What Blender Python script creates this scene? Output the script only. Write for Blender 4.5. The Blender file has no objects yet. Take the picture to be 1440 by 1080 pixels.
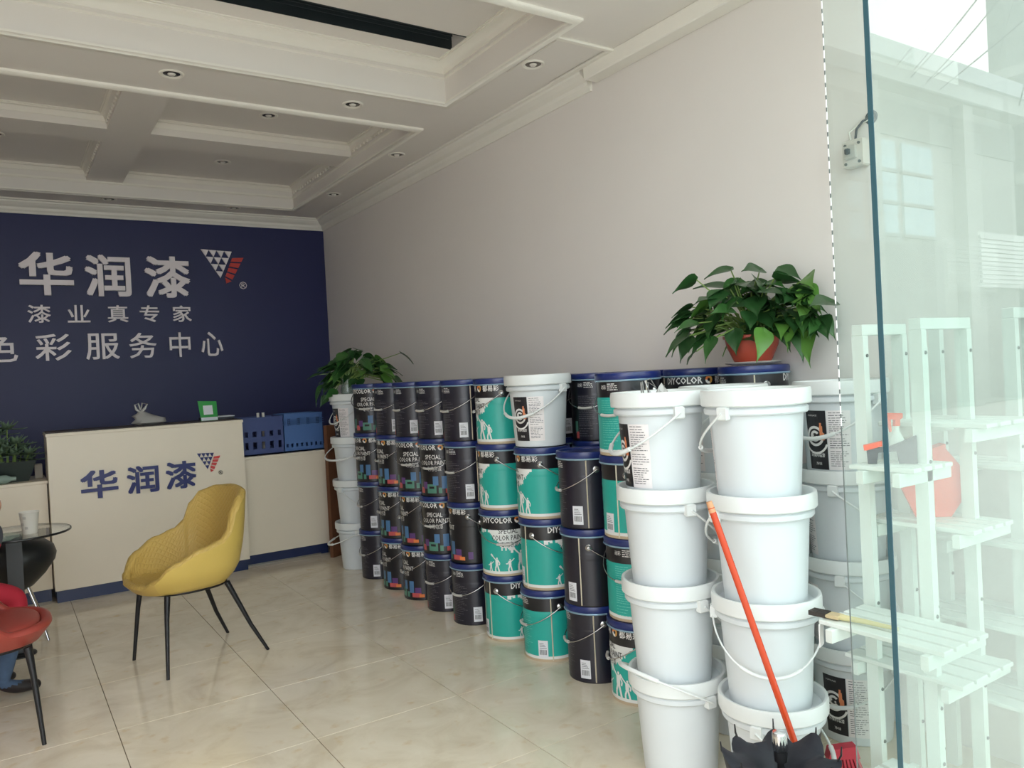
import bpy, math, random
from mathutils import Vector, Matrix
random.seed(7)
PI = math.pi
scene = bpy.context.scene
COL = scene.collection

# ------------------------------------------------------------------ camera
F_PX, YAW, PITCH, ROLL, CAM_H = 1100.0, math.radians(33.3), math.atan(-14/1100.0), math.atan(0.052), 1.5
_F = Vector((math.sin(YAW)*math.cos(PITCH), math.cos(YAW)*math.cos(PITCH), math.sin(PITCH)))
_R0 = Vector((math.cos(YAW), -math.sin(YAW), 0.0))
_U0 = _R0.cross(_F)
_R = math.cos(ROLL)*_R0 - math.sin(ROLL)*_U0
_U = math.sin(ROLL)*_R0 + math.cos(ROLL)*_U0
cam_data = bpy.data.cameras.new('camera')
cam_data.sensor_width = 36.0
cam_data.lens = F_PX/1440.0*36.0
cam_data.clip_start = 0.02
cam_data.clip_end = 500
cam = bpy.data.objects.new('camera', cam_data)
COL.objects.link(cam)
M = Matrix((( _R.x, _U.x, -_F.x, 0.0), (_R.y, _U.y, -_F.y, 0.0), (_R.z, _U.z, -_F.z, CAM_H), (0, 0, 0, 1)))
cam.matrix_world = M
scene.camera = cam

# ------------------------------------------------------------------ world: overcast daylight
SKY_STRENGTH = 3.7
world = bpy.data.worlds.new('overcast_sky')
scene.world = world
world.use_nodes = True
wn = world.node_tree
wn.nodes.clear()
w_out = wn.nodes.new('ShaderNodeOutputWorld')
w_bg = wn.nodes.new('ShaderNodeBackground')
w_tc = wn.nodes.new('ShaderNodeTexCoord')
w_noise = wn.nodes.new('ShaderNodeTexNoise')
w_ramp = wn.nodes.new('ShaderNodeValToRGB')
w_noise.inputs['Scale'].default_value = 2.2
w_noise.inputs['Detail'].default_value = 4
w_ramp.color_ramp.elements[0].position = 0.35
w_ramp.color_ramp.elements[0].color = (0.80, 0.90, 1.0, 1)
w_ramp.color_ramp.elements[1].position = 0.65
w_ramp.color_ramp.elements[1].color = (1.0, 0.98, 0.96, 1)
wn.links.new(w_tc.outputs['Generated'], w_noise.inputs['Vector'])
wn.links.new(w_noise.outputs['Fac'], w_ramp.inputs['Fac'])
wn.links.new(w_ramp.outputs['Color'], w_bg.inputs['Color'])
w_bg.inputs['Strength'].default_value = SKY_STRENGTH
wn.links.new(w_bg.outputs['Background'], w_out.inputs['Surface'])

scene.view_settings.view_transform = 'Standard'
scene.view_settings.look = 'None'
scene.view_settings.exposure = 0.15
scene.view_settings.gamma = 1.0
scene.view_settings.use_curve_mapping = False
try:
    scene.cycles.max_bounces = 10
    scene.cycles.diffuse_bounces = 6
    scene.cycles.transparent_max_bounces = 24
    scene.cycles.caustics_reflective = False
    scene.cycles.caustics_refractive = False
    scene.cycles.use_denoising = True
except Exception:
    pass

# ------------------------------------------------------------------ materials
def lin(c):
    def f(v):
        v /= 255.0
        return v/12.92 if v <= 0.04045 else ((v+0.055)/1.055)**2.4
    return (f(c[0]), f(c[1]), f(c[2]), 1.0)

MATS = {}
def mat(name, rgb, rough=0.5, metal=0.0, spec=0.5, var=0.0, vscale=8.0, bump=0.0, bscale=60.0, trans=0.0):
    if name in MATS:
        return MATS[name]
    m = bpy.data.materials.new(name)
    m.use_nodes = True
    nt = m.node_tree
    b = nt.nodes['Principled BSDF']
    b.inputs['Base Color'].default_value = lin(rgb)
    b.inputs['Roughness'].default_value = rough
    b.inputs['Metallic'].default_value = metal
    b.inputs['Specular IOR Level'].default_value = spec
    if trans:
        b.inputs['Transmission Weight'].default_value = trans
    tc = nt.nodes.new('ShaderNodeTexCoord')
    n = nt.nodes.new('ShaderNodeTexNoise')
    n.inputs['Scale'].default_value = vscale
    n.inputs['Detail'].default_value = 4
    nt.links.new(tc.outputs['Object'], n.inputs['Vector'])
    mx = nt.nodes.new('ShaderNodeMix')
    mx.data_type = 'RGBA'
    mx.blend_type = 'MULTIPLY'
    mx.inputs[6].default_value = lin(rgb)
    rp = nt.nodes.new('ShaderNodeMapRange')
    rp.inputs['From Min'].default_value = 0.3
    rp.inputs['From Max'].default_value = 0.7
    rp.inputs['To Min'].default_value = 1.0-max(var, 0.02)
    rp.inputs['To Max'].default_value = 1.0
    nt.links.new(n.outputs['Fac'], rp.inputs['Value'])
    mx.inputs[0].default_value = 1.0
    nt.links.new(rp.outputs['Result'], mx.inputs[7])
    nt.links.new(mx.outputs[2], b.inputs['Base Color'])
    if bump > 0:
        n2 = nt.nodes.new('ShaderNodeTexNoise')
        n2.inputs['Scale'].default_value = bscale
        bp = nt.nodes.new('ShaderNodeBump')
        bp.inputs['Strength'].default_value = bump
        bp.inputs['Distance'].default_value = 0.004
        nt.links.new(tc.outputs['Object'], n2.inputs['Vector'])
        nt.links.new(n2.outputs['Fac'], bp.inputs['Height'])
        nt.links.new(bp.outputs['Normal'], b.inputs['Normal'])
    MATS[name] = m
    return m

def tile_material():
    m = bpy.data.materials.new('polished_beige_tile')
    m.use_nodes = True
    nt = m.node_tree
    b = nt.nodes['Principled BSDF']
    geo = nt.nodes.new('ShaderNodeNewGeometry')
    n1 = nt.nodes.new('ShaderNodeTexNoise'); n1.inputs['Scale'].default_value = 3.2; n1.inputs['Detail'].default_value = 8; n1.inputs['Roughness'].default_value = 0.62
    n1.inputs['Distortion'].default_value = 0.9
    n2 = nt.nodes.new('ShaderNodeTexNoise'); n2.inputs['Scale'].default_value = 11.0; n2.inputs['Detail'].default_value = 6
    nt.links.new(geo.outputs['Position'], n1.inputs['Vector'])
    nt.links.new(geo.outputs['Position'], n2.inputs['Vector'])
    r1 = nt.nodes.new('ShaderNodeValToRGB')
    r1.color_ramp.elements[0].position = 0.34; r1.color_ramp.elements[0].color = lin((218, 204, 180))
    r1.color_ramp.elements[1].position = 0.62; r1.color_ramp.elements[1].color = lin((236, 225, 205))
    e = r1.color_ramp.elements.new(0.47); e.color = lin((229, 217, 195))
    nt.links.new(n1.outputs['Fac'], r1.inputs['Fac'])
    r2 = nt.nodes.new('ShaderNodeValToRGB')
    r2.color_ramp.elements[0].position = 0.60; r2.color_ramp.elements[0].color = (0, 0, 0, 1)
    r2.color_ramp.elements[1].position = 0.78; r2.color_ramp.elements[1].color = (0.55, 0.55, 0.55, 1)
    nt.links.new(n2.outputs['Fac'], r2.inputs['Fac'])
    mx = nt.nodes.new('ShaderNodeMix'); mx.data_type = 'RGBA'
    mx.inputs[7].default_value = lin((208, 172, 108))
    nt.links.new(r2.outputs['Color'], mx.inputs[0])
    nt.links.new(r1.outputs['Color'], mx.inputs[6])
    nt.links.new(mx.outputs[2], b.inputs['Base Color'])
    b.inputs['Roughness'].default_value = 0.11
    b.inputs['Specular IOR Level'].default_value = 0.55
    return m

def glass_material(name, tint, dirt=0.0, refl=1.0):
    m = bpy.data.materials.new(name)
    m.use_nodes = True
    nt = m.node_tree
    nt.nodes.clear()
    out = nt.nodes.new('ShaderNodeOutputMaterial')
    geo = nt.nodes.new('ShaderNodeNewGeometry')
    ior = nt.nodes.new('ShaderNodeMapRange')
    ior.inputs['To Min'].default_value = 1.5
    ior.inputs['To Max'].default_value = 1/1.5
    nt.links.new(geo.outputs['Backfacing'], ior.inputs['Value'])
    fr = nt.nodes.new('ShaderNodeFresnel')
    nt.links.new(ior.outputs['Result'], fr.inputs['IOR'])
    tr = nt.nodes.new('ShaderNodeBsdfTransparent'); tr.inputs['Color'].default_value = tint
    gl = nt.nodes.new('ShaderNodeBsdfGlossy'); gl.inputs['Roughness'].default_value = 0.0
    gl.inputs['Color'].default_value = (refl, refl, refl, 1)
    mix = nt.nodes.new('ShaderNodeMixShader')
    nt.links.new(fr.outputs['Fac'], mix.inputs['Fac'])
    nt.links.new(tr.outputs['BSDF'], mix.inputs[1])
    nt.links.new(gl.outputs['BSDF'], mix.inputs[2])
    last = mix
    if dirt > 0:
        tc = nt.nodes.new('ShaderNodeTexCoord')
        n = nt.nodes.new('ShaderNodeTexNoise'); n.inputs['Scale'].default_value = 1.6; n.inputs['Detail'].default_value = 5
        nt.links.new(tc.outputs['Object'], n.inputs['Vector'])
        rp = nt.nodes.new('ShaderNodeMapRange')
        rp.inputs['From Min'].default_value = 0.3; rp.inputs['From Max'].default_value = 0.7
        rp.inputs['To Min'].default_value = dirt*0.7; rp.inputs['To Max'].default_value = dirt*1.3
        nt.links.new(n.outputs['Fac'], rp.inputs['Value'])
        df = nt.nodes.new('ShaderNodeBsdfDiffuse'); df.inputs['Color'].default_value = lin((222, 232, 224))
        mix2 = nt.nodes.new('ShaderNodeMixShader')
        nt.links.new(rp.outputs['Result'], mix2.inputs['Fac'])
        nt.links.new(mix.outputs['Shader'], mix2.inputs[1])
        nt.links.new(df.outputs['BSDF'], mix2.inputs[2])
        last = mix2
    nt.links.new(last.outputs['Shader'], out.inputs['Surface'])
    MATS[name] = m
    return m

def quilt_material(name, rgb):
    m = bpy.data.materials.new(name)
    m.use_nodes = True
    nt = m.node_tree
    b = nt.nodes['Principled BSDF']
    b.inputs['Base Color'].default_value = lin(rgb)
    b.inputs['Roughness'].default_value = 0.45
    uv = nt.nodes.new('ShaderNodeUVMap')
    sep = nt.nodes.new('ShaderNodeSeparateXYZ')
    nt.links.new(uv.outputs['UV'], sep.inputs['Vector'])
    def diag(sign):
        a = nt.nodes.new('ShaderNodeMath'); a.operation = 'ADD' if sign > 0 else 'SUBTRACT'
        nt.links.new(sep.outputs['X'], a.inputs[0]); nt.links.new(sep.outputs['Y'], a.inputs[1])
        p = nt.nodes.new('ShaderNodeMath'); p.operation = 'MULTIPLY'; p.inputs[1].default_value = PI/0.034
        nt.links.new(a.outputs[0], p.inputs[0])
        s = nt.nodes.new('ShaderNodeMath'); s.operation = 'SINE'; nt.links.new(p.outputs[0], s.inputs[0])
        ab = nt.nodes.new('ShaderNodeMath'); ab.operation = 'ABSOLUTE'; nt.links.new(s.outputs[0], ab.inputs[0])
        return ab
    d1, d2 = diag(1), diag(-1)
    mn = nt.nodes.new('ShaderNodeMath'); mn.operation = 'MINIMUM'
    nt.links.new(d1.outputs[0], mn.inputs[0]); nt.links.new(d2.outputs[0], mn.inputs[1])
    pw = nt.nodes.new('ShaderNodeMath'); pw.operation = 'POWER'; pw.inputs[1].default_value = 0.45
    nt.links.new(mn.outputs[0], pw.inputs[0])
    bp = nt.nodes.new('ShaderNodeBump'); bp.inputs['Strength'].default_value = 0.55; bp.inputs['Distance'].default_value = 0.006
    nt.links.new(pw.outputs[0], bp.inputs['Height'])
    nt.links.new(bp.outputs['Normal'], b.inputs['Normal'])
    return m

def dashed_edge_material():
    m = bpy.data.materials.new('dashed_seal_edge')
    m.use_nodes = True
    nt = m.node_tree
    b = nt.nodes['Principled BSDF']
    tc = nt.nodes.new('ShaderNodeTexCoord')
    sep = nt.nodes.new('ShaderNodeSeparateXYZ')
    nt.links.new(tc.outputs['Object'], sep.inputs['Vector'])
    a = nt.nodes.new('ShaderNodeMath'); a.operation = 'MULTIPLY'; a.inputs[1].default_value = 40.0
    nt.links.new(sep.outputs['Z'], a.inputs[0])
    fr = nt.nodes.new('ShaderNodeMath'); fr.operation = 'FRACT'; nt.links.new(a.outputs[0], fr.inputs[0])
    gt = nt.nodes.new('ShaderNodeMath'); gt.operation = 'GREATER_THAN'; gt.inputs[1].default_value = 0.35
    nt.links.new(fr.outputs[0], gt.inputs[0])
    mx = nt.nodes.new('ShaderNodeMix'); mx.data_type = 'RGBA'
    mx.inputs[6].default_value = lin((96, 104, 102)); mx.inputs[7].default_value = lin((232, 232, 230))
    # the white brush seal only runs along the upper part of the pane
    up = nt.nodes.new('ShaderNodeMath'); up.operation = 'GREATER_THAN'; up.inputs[1].default_value = 1.35
    nt.links.new(sep.outputs['Z'], up.inputs[0])
    ml = nt.nodes.new('ShaderNodeMath'); ml.operation = 'MULTIPLY'
    nt.links.new(gt.outputs[0], ml.inputs[0]); nt.links.new(up.outputs[0], ml.inputs[1])
    nt.links.new(ml.outputs[0], mx.inputs[0])
    nt.links.new(mx.outputs[2], b.inputs['Base Color'])
    b.inputs['Roughness'].default_value = 0.4
    return m

WHITE_WALL = mat('white_wall_paint', (236, 230, 226), 0.75, var=0.03, vscale=1.5, bump=0.05, bscale=200)
CEIL = mat('white_ceiling_paint', (240, 235, 230), 0.8, var=0.03, vscale=1.0)
TRIM = mat('white_gypsum_trim', (246, 242, 234), 0.6)
NAVY_WALL = mat('navy_wall_paint', (34, 38, 86), 0.5, var=0.06, vscale=1.2)
SIGN_WHITE = mat('white_acrylic_letters', (246, 236, 240), 0.4)
SIGN_RED = mat('red_acrylic', (205, 62, 58), 0.4)
BLUE_LET = mat('blue_acrylic_letters', (26, 34, 104), 0.3)
CREAM = mat('cream_laminate', (236, 224, 204), 0.35, var=0.02)
KICK = mat('navy_kickboard', (30, 44, 84), 0.35)
DARKTOP = mat('dark_brown_top', (70, 58, 52), 0.5)
BLACKP = mat('black_tin_print', (24, 23, 29), 0.32, spec=0.6)
NAVYP = mat('navy_black_tin_print', (26, 25, 40), 0.3, spec=0.6)
TEALP = mat('teal_tin_print', (38, 168, 156), 0.32)
WHITEP = mat('white_tin_print', (228, 230, 228), 0.35)
TANP = mat('tan_tin_base', (190, 172, 146), 0.35)
GREENB = mat('sage_print', (84, 138, 120), 0.35)
PINKB = mat('coral_print', (196, 88, 90), 0.35)
PURPB = mat('purple_print', (98, 66, 124), 0.35)
BLUEB = mat('sky_blue_print', (80, 122, 166), 0.35)
ORANB = mat('orange_print', (232, 132, 70), 0.35)
LIDN = mat('navy_lid_enamel', (26, 42, 104), 0.28, spec=0.6)
RINGB = mat('pale_blue_lid_ring', (158, 190, 214), 0.22, metal=0.5)
STEEL = mat('bright_steel_wire', (190, 190, 190), 0.25, metal=0.9)
SEAM = mat('cream_seam', (214, 204, 182), 0.35, metal=0.2)
LETW = mat('white_print', (232, 230, 228), 0.4)
LETK = mat('black_print', (26, 26, 28), 0.4)
GREYP = mat('grey_fine_print', (104, 102, 108), 0.5)
STICK = mat('white_paper_sticker', (224, 226, 232), 0.6)
GOLD = mat('gold_print', (214, 160, 84), 0.4)
GRIP = mat('grey_plastic_grip', (196, 194, 190), 0.45)
BUCKET = mat('white_bucket_plastic', (211, 216, 219), 0.38, var=0.03, vscale=5)
BUCKLID = mat('white_lid_plastic', (222, 225, 224), 0.35)
PANELK = mat('black_bucket_label', (34, 33, 38), 0.35)
LABELW = mat('pale_bucket_label', (232, 226, 226), 0.45)
ORFIG = mat('orange_emblem', (226, 140, 98), 0.4)
YEL = mat('mustard_leather', (206, 176, 92), 0.42, var=0.05, vscale=6, bump=0.06, bscale=260)
YELQ = quilt_material('mustard_quilted_leather', (196, 164, 88))
REDL = mat('brick_red_leather', (158, 66, 56), 0.42, var=0.05, vscale=6, bump=0.06, bscale=260)
REDQ = quilt_material('brick_red_quilted_leather', (160, 60, 50))
BLKM = mat('black_metal', (34, 33, 35), 0.4, metal=0.3)
CHROME = mat('chrome', (210, 210, 212), 0.08, metal=1.0)
TERRA = mat('terracotta_plastic', (176, 72, 52), 0.45)
SOIL = mat('dark_soil', (52, 40, 30), 0.9, bump=0.5, bscale=80)
LEAF = mat('dark_pothos_leaf', (42, 80, 40), 0.35, var=0.25, vscale=12)
LEAF2 = mat('light_pothos_leaf', (92, 140, 60), 0.35, var=0.25, vscale=12)
LEAF3 = mat('mid_pothos_leaf', (54, 98, 46), 0.35, var=0.25, vscale=12)
STEMG = mat('green_stem', (120, 146, 76), 0.5)
SUCC = mat('grey_green_succulent', (112, 136, 110), 0.6, var=0.2, vscale=20)
DKPOT = mat('dark_green_pot', (40, 50, 46), 0.35)
RACKW = mat('white_painted_wood', (222, 227, 222), 0.5, var=0.03, vscale=12)
ORANGE = mat('orange_plastic', (240, 96, 66), 0.4)
ORHAND = mat('orange_broom_tube', (198, 68, 34), 0.25)
REDBR = mat('red_broom_plastic', (196, 58, 76), 0.5)
UMB = mat('black_umbrella_cloth', (24, 26, 36), 0.55, bump=0.15, bscale=90)
GREYT = mat('dark_grey_tool', (88, 86, 92), 0.45)
SCREW = mat('grey_screw', (108, 112, 110), 0.4, metal=0.5)
GREENS = mat('green_sign_acrylic', (34, 150, 62), 0.3)
CRATE1 = mat('dark_blue_crate', (62, 76, 128), 0.45)
CRATE2 = mat('mid_blue_crate', (76, 112, 170), 0.45)
BROWN = mat('brown_board', (112, 72, 48), 0.65, var=0.15, vscale=4)
DKGREY = mat('dark_cabinet', (52, 54, 62), 0.5)
GLASS = glass_material('green_tinted_glass', (0.93, 0.975, 0.955, 1), 0.05, 0.75)
GLASS2 = glass_material('clear_fixed_glass', (0.95, 0.985, 0.97, 1), 0.02, 0.35)
TGLASS = glass_material('grey_table_glass', (0.88, 0.90, 0.90, 1))
VGLASS = glass_material('vase_glass', (0.85, 0.9, 0.9, 1), 0.15)
GEDGE = mat('dark_teal_glass_edge', (40, 74, 82), 0.2)
DASH = dashed_edge_material()
TILE = tile_material()
GROUT = mat('grey_grout', (118, 104, 84), 0.8)
CUPW = mat('white_paper_cup', (226, 222, 212), 0.5)
BAGP = mat('clear_plastic_bag', (206, 204, 200), 0.25, trans=0.35)
JEANS = mat('blue_denim', (74, 96, 126), 0.8, var=0.2, vscale=40)
CRIM = mat('crimson_cloth', (176, 30, 52), 0.75, var=0.1, vscale=20)
GREYC = mat('dark_grey_cloth', (74, 76, 84), 0.8)
SKIN = mat('skin', (198, 150, 124), 0.5)
HAIR = mat('dark_brown_hair', (58, 42, 34), 0.6)
SHOE = mat('black_shoe_leather', (36, 30, 32), 0.45)
CONC = mat('grey_street_paving', (204, 201, 194), 0.8, var=0.15, vscale=0.8)
FACADE = mat('pale_facade', (146, 150, 146), 0.7, var=0.05, vscale=0.5)
FACADE2 = mat('grey_facade', (112, 118, 116), 0.7, var=0.05, vscale=0.5)
FASCIA = mat('grey_roof_fascia', (158, 166, 168), 0.6)
WINB = mat('blue_window_glass', (158, 190, 200), 0.3)
CABLE = mat('dark_cable', (60, 64, 72), 0.6)
DARKV = mat('dark_vent', (38, 46, 50), 0.5)

# ------------------------------------------------------------------ mesh builder
class MB:
    def __init__(s):
        s.v, s.f, s.m, s.uv = [], [], [], None
    def add(s, verts, faces, m=0):
        b = len(s.v)
        s.v += [tuple(p) for p in verts]
        for f in faces:
            s.f.append(tuple(b+i for i in f)); s.m.append(m)
        return s
    def box(s, x0, x1, y0, y1, z0, z1, m=0, bev=0.0):
        if bev > 0:
            pts = []
            for z, ins in ((z0, bev), (z0+bev, 0), (z1-bev, 0), (z1, bev)):
                pts += [(x0+ins, y0+ins, z), (x1-ins, y0+ins, z), (x1-ins, y1-ins, z), (x0+ins, y1-ins, z)]
            fs = [(3, 2, 1, 0), (12, 13, 14, 15)]
            for k in range(3):
                for i in range(4):
                    j = (i+1) % 4
                    fs.append((4*k+i, 4*k+j, 4*k+4+j, 4*k+4+i))
            return s.add(pts, fs, m)
        v = [(x0, y0, z0), (x1, y0, z0), (x1, y1, z0), (x0, y1, z0), (x0, y0, z1), (x1, y0, z1), (x1, y1, z1), (x0, y1, z1)]
        return s.add(v, [(3, 2, 1, 0), (4, 5, 6, 7), (0, 1, 5, 4), (1, 2, 6, 5), (2, 3, 7, 6), (3, 0, 4, 7)], m)
    def lathe(s, prof, seg=32, m=0, c=(0, 0), cap=True):
        v, f = [], []
        for (r, z) in prof:
            for i in range(seg):
                a = 2*PI*i/seg
                v.append((c[0]+r*math.cos(a), c[1]+r*math.sin(a), z))
        for k in range(len(prof)-1):
            for i in range(seg):
                j = (i+1) % seg
                f.append((k*seg+i, k*seg+j, (k+1)*seg+j, (k+1)*seg+i))
        if cap and prof[0][0] > 1e-6:
            f.append(tuple(range(seg-1, -1, -1)))
        if cap and prof[-1][0] > 1e-6:
            f.append(tuple((len(prof)-1)*seg+i for i in range(seg)))
        return s.add(v, f, m)
    def tube(s, pts, r, seg=8, m=0, closed=False):
        pts = [Vector(p) for p in pts]
        n = len(pts)
        rr = r if isinstance(r, (list, tuple)) else [r]*n
        v, f = [], []
        up = None
        for i, p in enumerate(pts):
            if closed:
                t = pts[(i+1) % n]-pts[i-1]
            else:
                t = pts[min(i+1, n-1)]-pts[max(i-1, 0)]
            t.normalize()
            if up is None:
                a = Vector((0, 0, 1)) if abs(t.z) < 0.9 else Vector((1, 0, 0))
                up = (a - t*a.dot(t)).normalized()
            else:
                up = (up - t*up.dot(t))
                up = up.normalized() if up.length > 1e-6 else t.orthogonal().normalized()
            w = t.cross(up)
            for k in range(seg):
                a = 2*PI*k/seg
                v.append(p + (up*math.cos(a)+w*math.sin(a))*rr[i])
        for i in range(n if closed else n-1):
            i2 = (i+1) % n
            for k in range(seg):
                k2 = (k+1) % seg
                f.append((i*seg+k, i*seg+k2, i2*seg+k2, i2*seg+k))
        if not closed:
            f.append(tuple(range(seg-1, -1, -1)))
            f.append(tuple((n-1)*seg+k for k in range(seg)))
        return s.add(v, f, m)
    def prism(s, poly, h0, h1, fn, m=0):
        """poly: 2-D points, fn(u, v, h) -> 3-D"""
        n = len(poly)
        v = [fn(p[0], p[1], h0) for p in poly] + [fn(p[0], p[1], h1) for p in poly]
        f = [tuple(range(n-1, -1, -1)), tuple(range(n, 2*n))]
        for i in range(n):
            j = (i+1) % n
            f.append((i, j, n+j, n+i))
        return s.add(v, f, m)
    def build(s, name, mats, parent=None, smooth=None, loc=(0, 0, 0), rz=0.0):
        me = bpy.data.meshes.new(name)
        me.from_pydata(s.v, [], s.f)
        if not isinstance(mats, (list, tuple)):
            mats = [mats]
        for m in mats:
            me.materials.append(m)
        me.polygons.foreach_set('material_index', s.m)
        if s.uv:
            l = me.uv_layers.new(name='UVMap')
            for lp in me.loops:
                l.data[lp.index].uv = s.uv[lp.vertex_index]
        if smooth is not None:
            me.polygons.foreach_set('use_smooth', [True]*len(me.polygons))
            me.set_sharp_from_angle(angle=math.radians(smooth))
        me.update()
        o = bpy.data.objects.new(name, me)
        COL.objects.link(o)
        o.location = loc
        o.rotation_euler = (0, 0, rz)
        if parent:
            o.parent = parent
        return o

def tag(o, label=None, cat=None, group=None, kind=None):
    if label: o['label'] = label
    if cat: o['category'] = cat
    if group: o['group'] = group
    if kind: o['kind'] = kind
    return o
def thing(name, label, cat, loc=(0, 0, 0), rz=0.0, group=None):
    o = bpy.data.objects.new(name, None)
    COL.objects.link(o)
    o.location = loc
    o.rotation_euler = (0, 0, rz)
    o.empty_display_size = 0.05
    return tag(o, label, cat, group)
def struct(o):
    o['kind'] = 'structure'
    return o
def copy_obj(o, parent):
    c = o.copy()
    COL.objects.link(c)
    c.parent = parent
    for ch in o.children:
        copy_obj(ch, c)
    return c
def copy_parts(src, dst, skip=()):
    for ch in src.children:
        if ch.name.split('.')[0] in skip: continue
        copy_obj(ch, dst)

_txt = {}
def text_geo(body, bold=0.0, res=2):
    """flat outline mesh of a text, origin at lower left of its bounding box"""
    k = (body, bold, res)
    if k in _txt:
        return _txt[k]
    c = bpy.data.curves.new('txt', 'FONT')
    c.body = body
    c.resolution_u = res
    c.offset = bold
    o = bpy.data.objects.new('txt', c)
    COL.objects.link(o)
    dg = bpy.context.evaluated_depsgraph_get()
    me = bpy.data.meshes.new_from_object(o.evaluated_get(dg))
    vs = [(v.co.x, v.co.y) for v in me.vertices]
    fs = [tuple(p.vertices) for p in me.polygons]
    bpy.data.meshes.remove(me)
    bpy.data.objects.remove(o)
    bpy.data.curves.remove(c)
    x0 = min(v[0] for v in vs); x1 = max(v[0] for v in vs)
    y0 = min(v[1] for v in vs); y1 = max(v[1] for v in vs)
    vs = [(v[0]-x0, v[1]-y0) for v in vs]
    _txt[k] = (vs, fs, x1-x0, y1-y0)
    return _txt[k]
def text_slab(mb, body, x0, x1, z0, z1, y, depth, bold=0.0, m=0):
    """raised letters on a plane facing -Y, fitted into a box; bold strokes come from shifted outlines"""
    if bold > 0:
        bx, bz = bold*(x1-x0), bold*(z1-z0)
        for k, (sx, sz) in enumerate(((-1, -1), (1, -1), (1, 1), (-1, 1), (0, 0))):
            text_slab(mb, body, x0+bx*(1+sx), x1-bx*(1-sx), z0+bz*(1+sz), z1-bz*(1-sz), y, depth+k*0.0001, 0.0, m)
        return
    vs, fs, w, h = text_geo(body, 0.0)
    sx, sz = (x1-x0)/w, (z1-z0)/h
    n = len(vs)
    front = [(x0+a*sx, y-depth, z0+b*sz) for a, b in vs]
    back = [(x0+a*sx, y, z0+b*sz) for a, b in vs]
    faces = list(fs)
    cnt = {}
    for f in fs:
        for i in range(len(f)):
            e = (f[i], f[(i+1) % len(f)])
            cnt[e] = cnt.get(e, 0)+1
    for (a, b) in list(cnt):
        if (b, a) not in cnt:
            faces.append((b, a, a+n, b+n))
    mb.add(front+back, faces, m)
def text_cyl(mb, body, th0, th1, z, h, r, bold=0.0, m=0, res=1):
    """flat print wrapped on a cylinder between two angles (degrees)"""
    vs, fs, w, hh = text_geo(body, bold, res)
    v = []
    for a, b in vs:
        t = math.radians(th0+(th1-th0)*a/w)
        v.append((r*math.cos(t), r*math.sin(t), z+b*h/hh))
    mb.add(v, fs, m)
def patch_cyl(mb, th0, th1, z0, z1, r0, r1=None, m=0, step=6.0):
    """curved rectangle on a cylinder or cone (radius r0 at z0, r1 at z1)"""
    r1 = r0 if r1 is None else r1
    n = max(1, int(abs(th1-th0)/step+0.99))
    v, f = [], []
    for i in range(n+1):
        t = math.radians(th0+(th1-th0)*i/n)
        v += [(r0*math.cos(t), r0*math.sin(t), z0), (r1*math.cos(t), r1*math.sin(t), z1)]
    for i in range(n):
        f.append((2*i, 2*i+2, 2*i+3, 2*i+1))
    mb.add(v, f, m)
def lines_cyl(mb, th0, th1, z_top, z_bot, n, r_fn, m=0, h=0.003, rnd=None):
    rnd = rnd or random.Random(3)
    for i in range(n):
        z = z_top+(z_bot-z_top)*i/max(1, n-1)
        e = th0+(th1-th0)*rnd.uniform(0.55, 1.0)
        t = th0
        while t < e:
            w = rnd.uniform(3, 9)
            patch_cyl(mb, t, min(t+w, e), z, z+h, r_fn(z), r_fn(z+h), m)
            t += w+1.2

# ================================================================== SETTING
XW, XL, YB, YF, ZC = 3.0, -1.36, 8.1, 0.97, 3.25
TOP = 3.9
struct(MB().box(XW, XW+0.2, YF-0.1, YB+0.2, -0.05, TOP).build('wall_right', WHITE_WALL))
struct(MB().box(XL-0.2, XL, YF-0.1, YB+0.2, -0.05, TOP).build('wall_left', WHITE_WALL))
struct(MB().box(XL, XW, YB, YB+0.2, -0.05, TOP).build('wall_back', NAVY_WALL))
# facade above and beside the shop front
fw = MB()
fw.box(XL-6, XL-0.2, YF-0.1, YF+0.1, 0, 8)
fw.box(XW+0.2, XW+8, YF-0.1, YF+0.1, 0, 8)
fw.box(XL-0.2, XW+0.2, YF-0.1, YF+0.1, ZC, 8)
struct(fw.build('wall_front', FACADE))

# floor: slab of grout with single tiles on it
floor = struct(MB().box(XL, XW, YF-0.1, YB, -0.06, -0.003).build('floor', GROUT))
TX, TY = 0.685, 0.674
g = 0.0016
xs = [0.37+TX*k for k in range(-4, 6)]
ys = [3.25+TY*k for k in range(-5, 9)]
tile_cache = {}
for i in range(len(xs)-1):
    for j in range(len(ys)-1):
        a0, a1 = max(xs[i], XL)+g, min(xs[i+1], XW)-g
        b0, b1 = max(ys[j], YF-0.1)+g, min(ys[j+1], YB)-g
        if a1-a0 < 0.03 or b1-b0 < 0.03: continue
        key = (round(a1-a0, 4), round(b1-b0, 4))
        if key not in tile_cache:
            o = MB().box(0, a1-a0, 0, b1-b0, -0.004, 0.0, bev=0.0008).build('tile', TILE, floor)
            tile_cache[key] = o.data
        else:
            o = bpy.data.objects.new('tile', tile_cache[key]); COL.objects.link(o); o.parent = floor
        o.location = (a0, b0, 0)

# ceiling soffit with two coffers
C1 = (-0.89, 2.535, 4.93, 7.63)
C2 = (-0.84, 2.48, 3.07, 4.375)
Z1, Z2, ZBEAM = 3.46, 3.5, 3.36
ce = MB()
def slab(x0, x1, y0, y1, z=ZC):
    ce.box(x0, x1, y0, y1, z, TOP)
slab(XL, XW, YF+0.1, C2[2]); slab(XL, XW, C2[3], C1[2]); slab(XL, XW, C1[3], YB)
for c in (C1, C2):
    slab(XL, c[0], c[2], c[3]); slab(c[1], XW, c[2], c[3])
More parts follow.
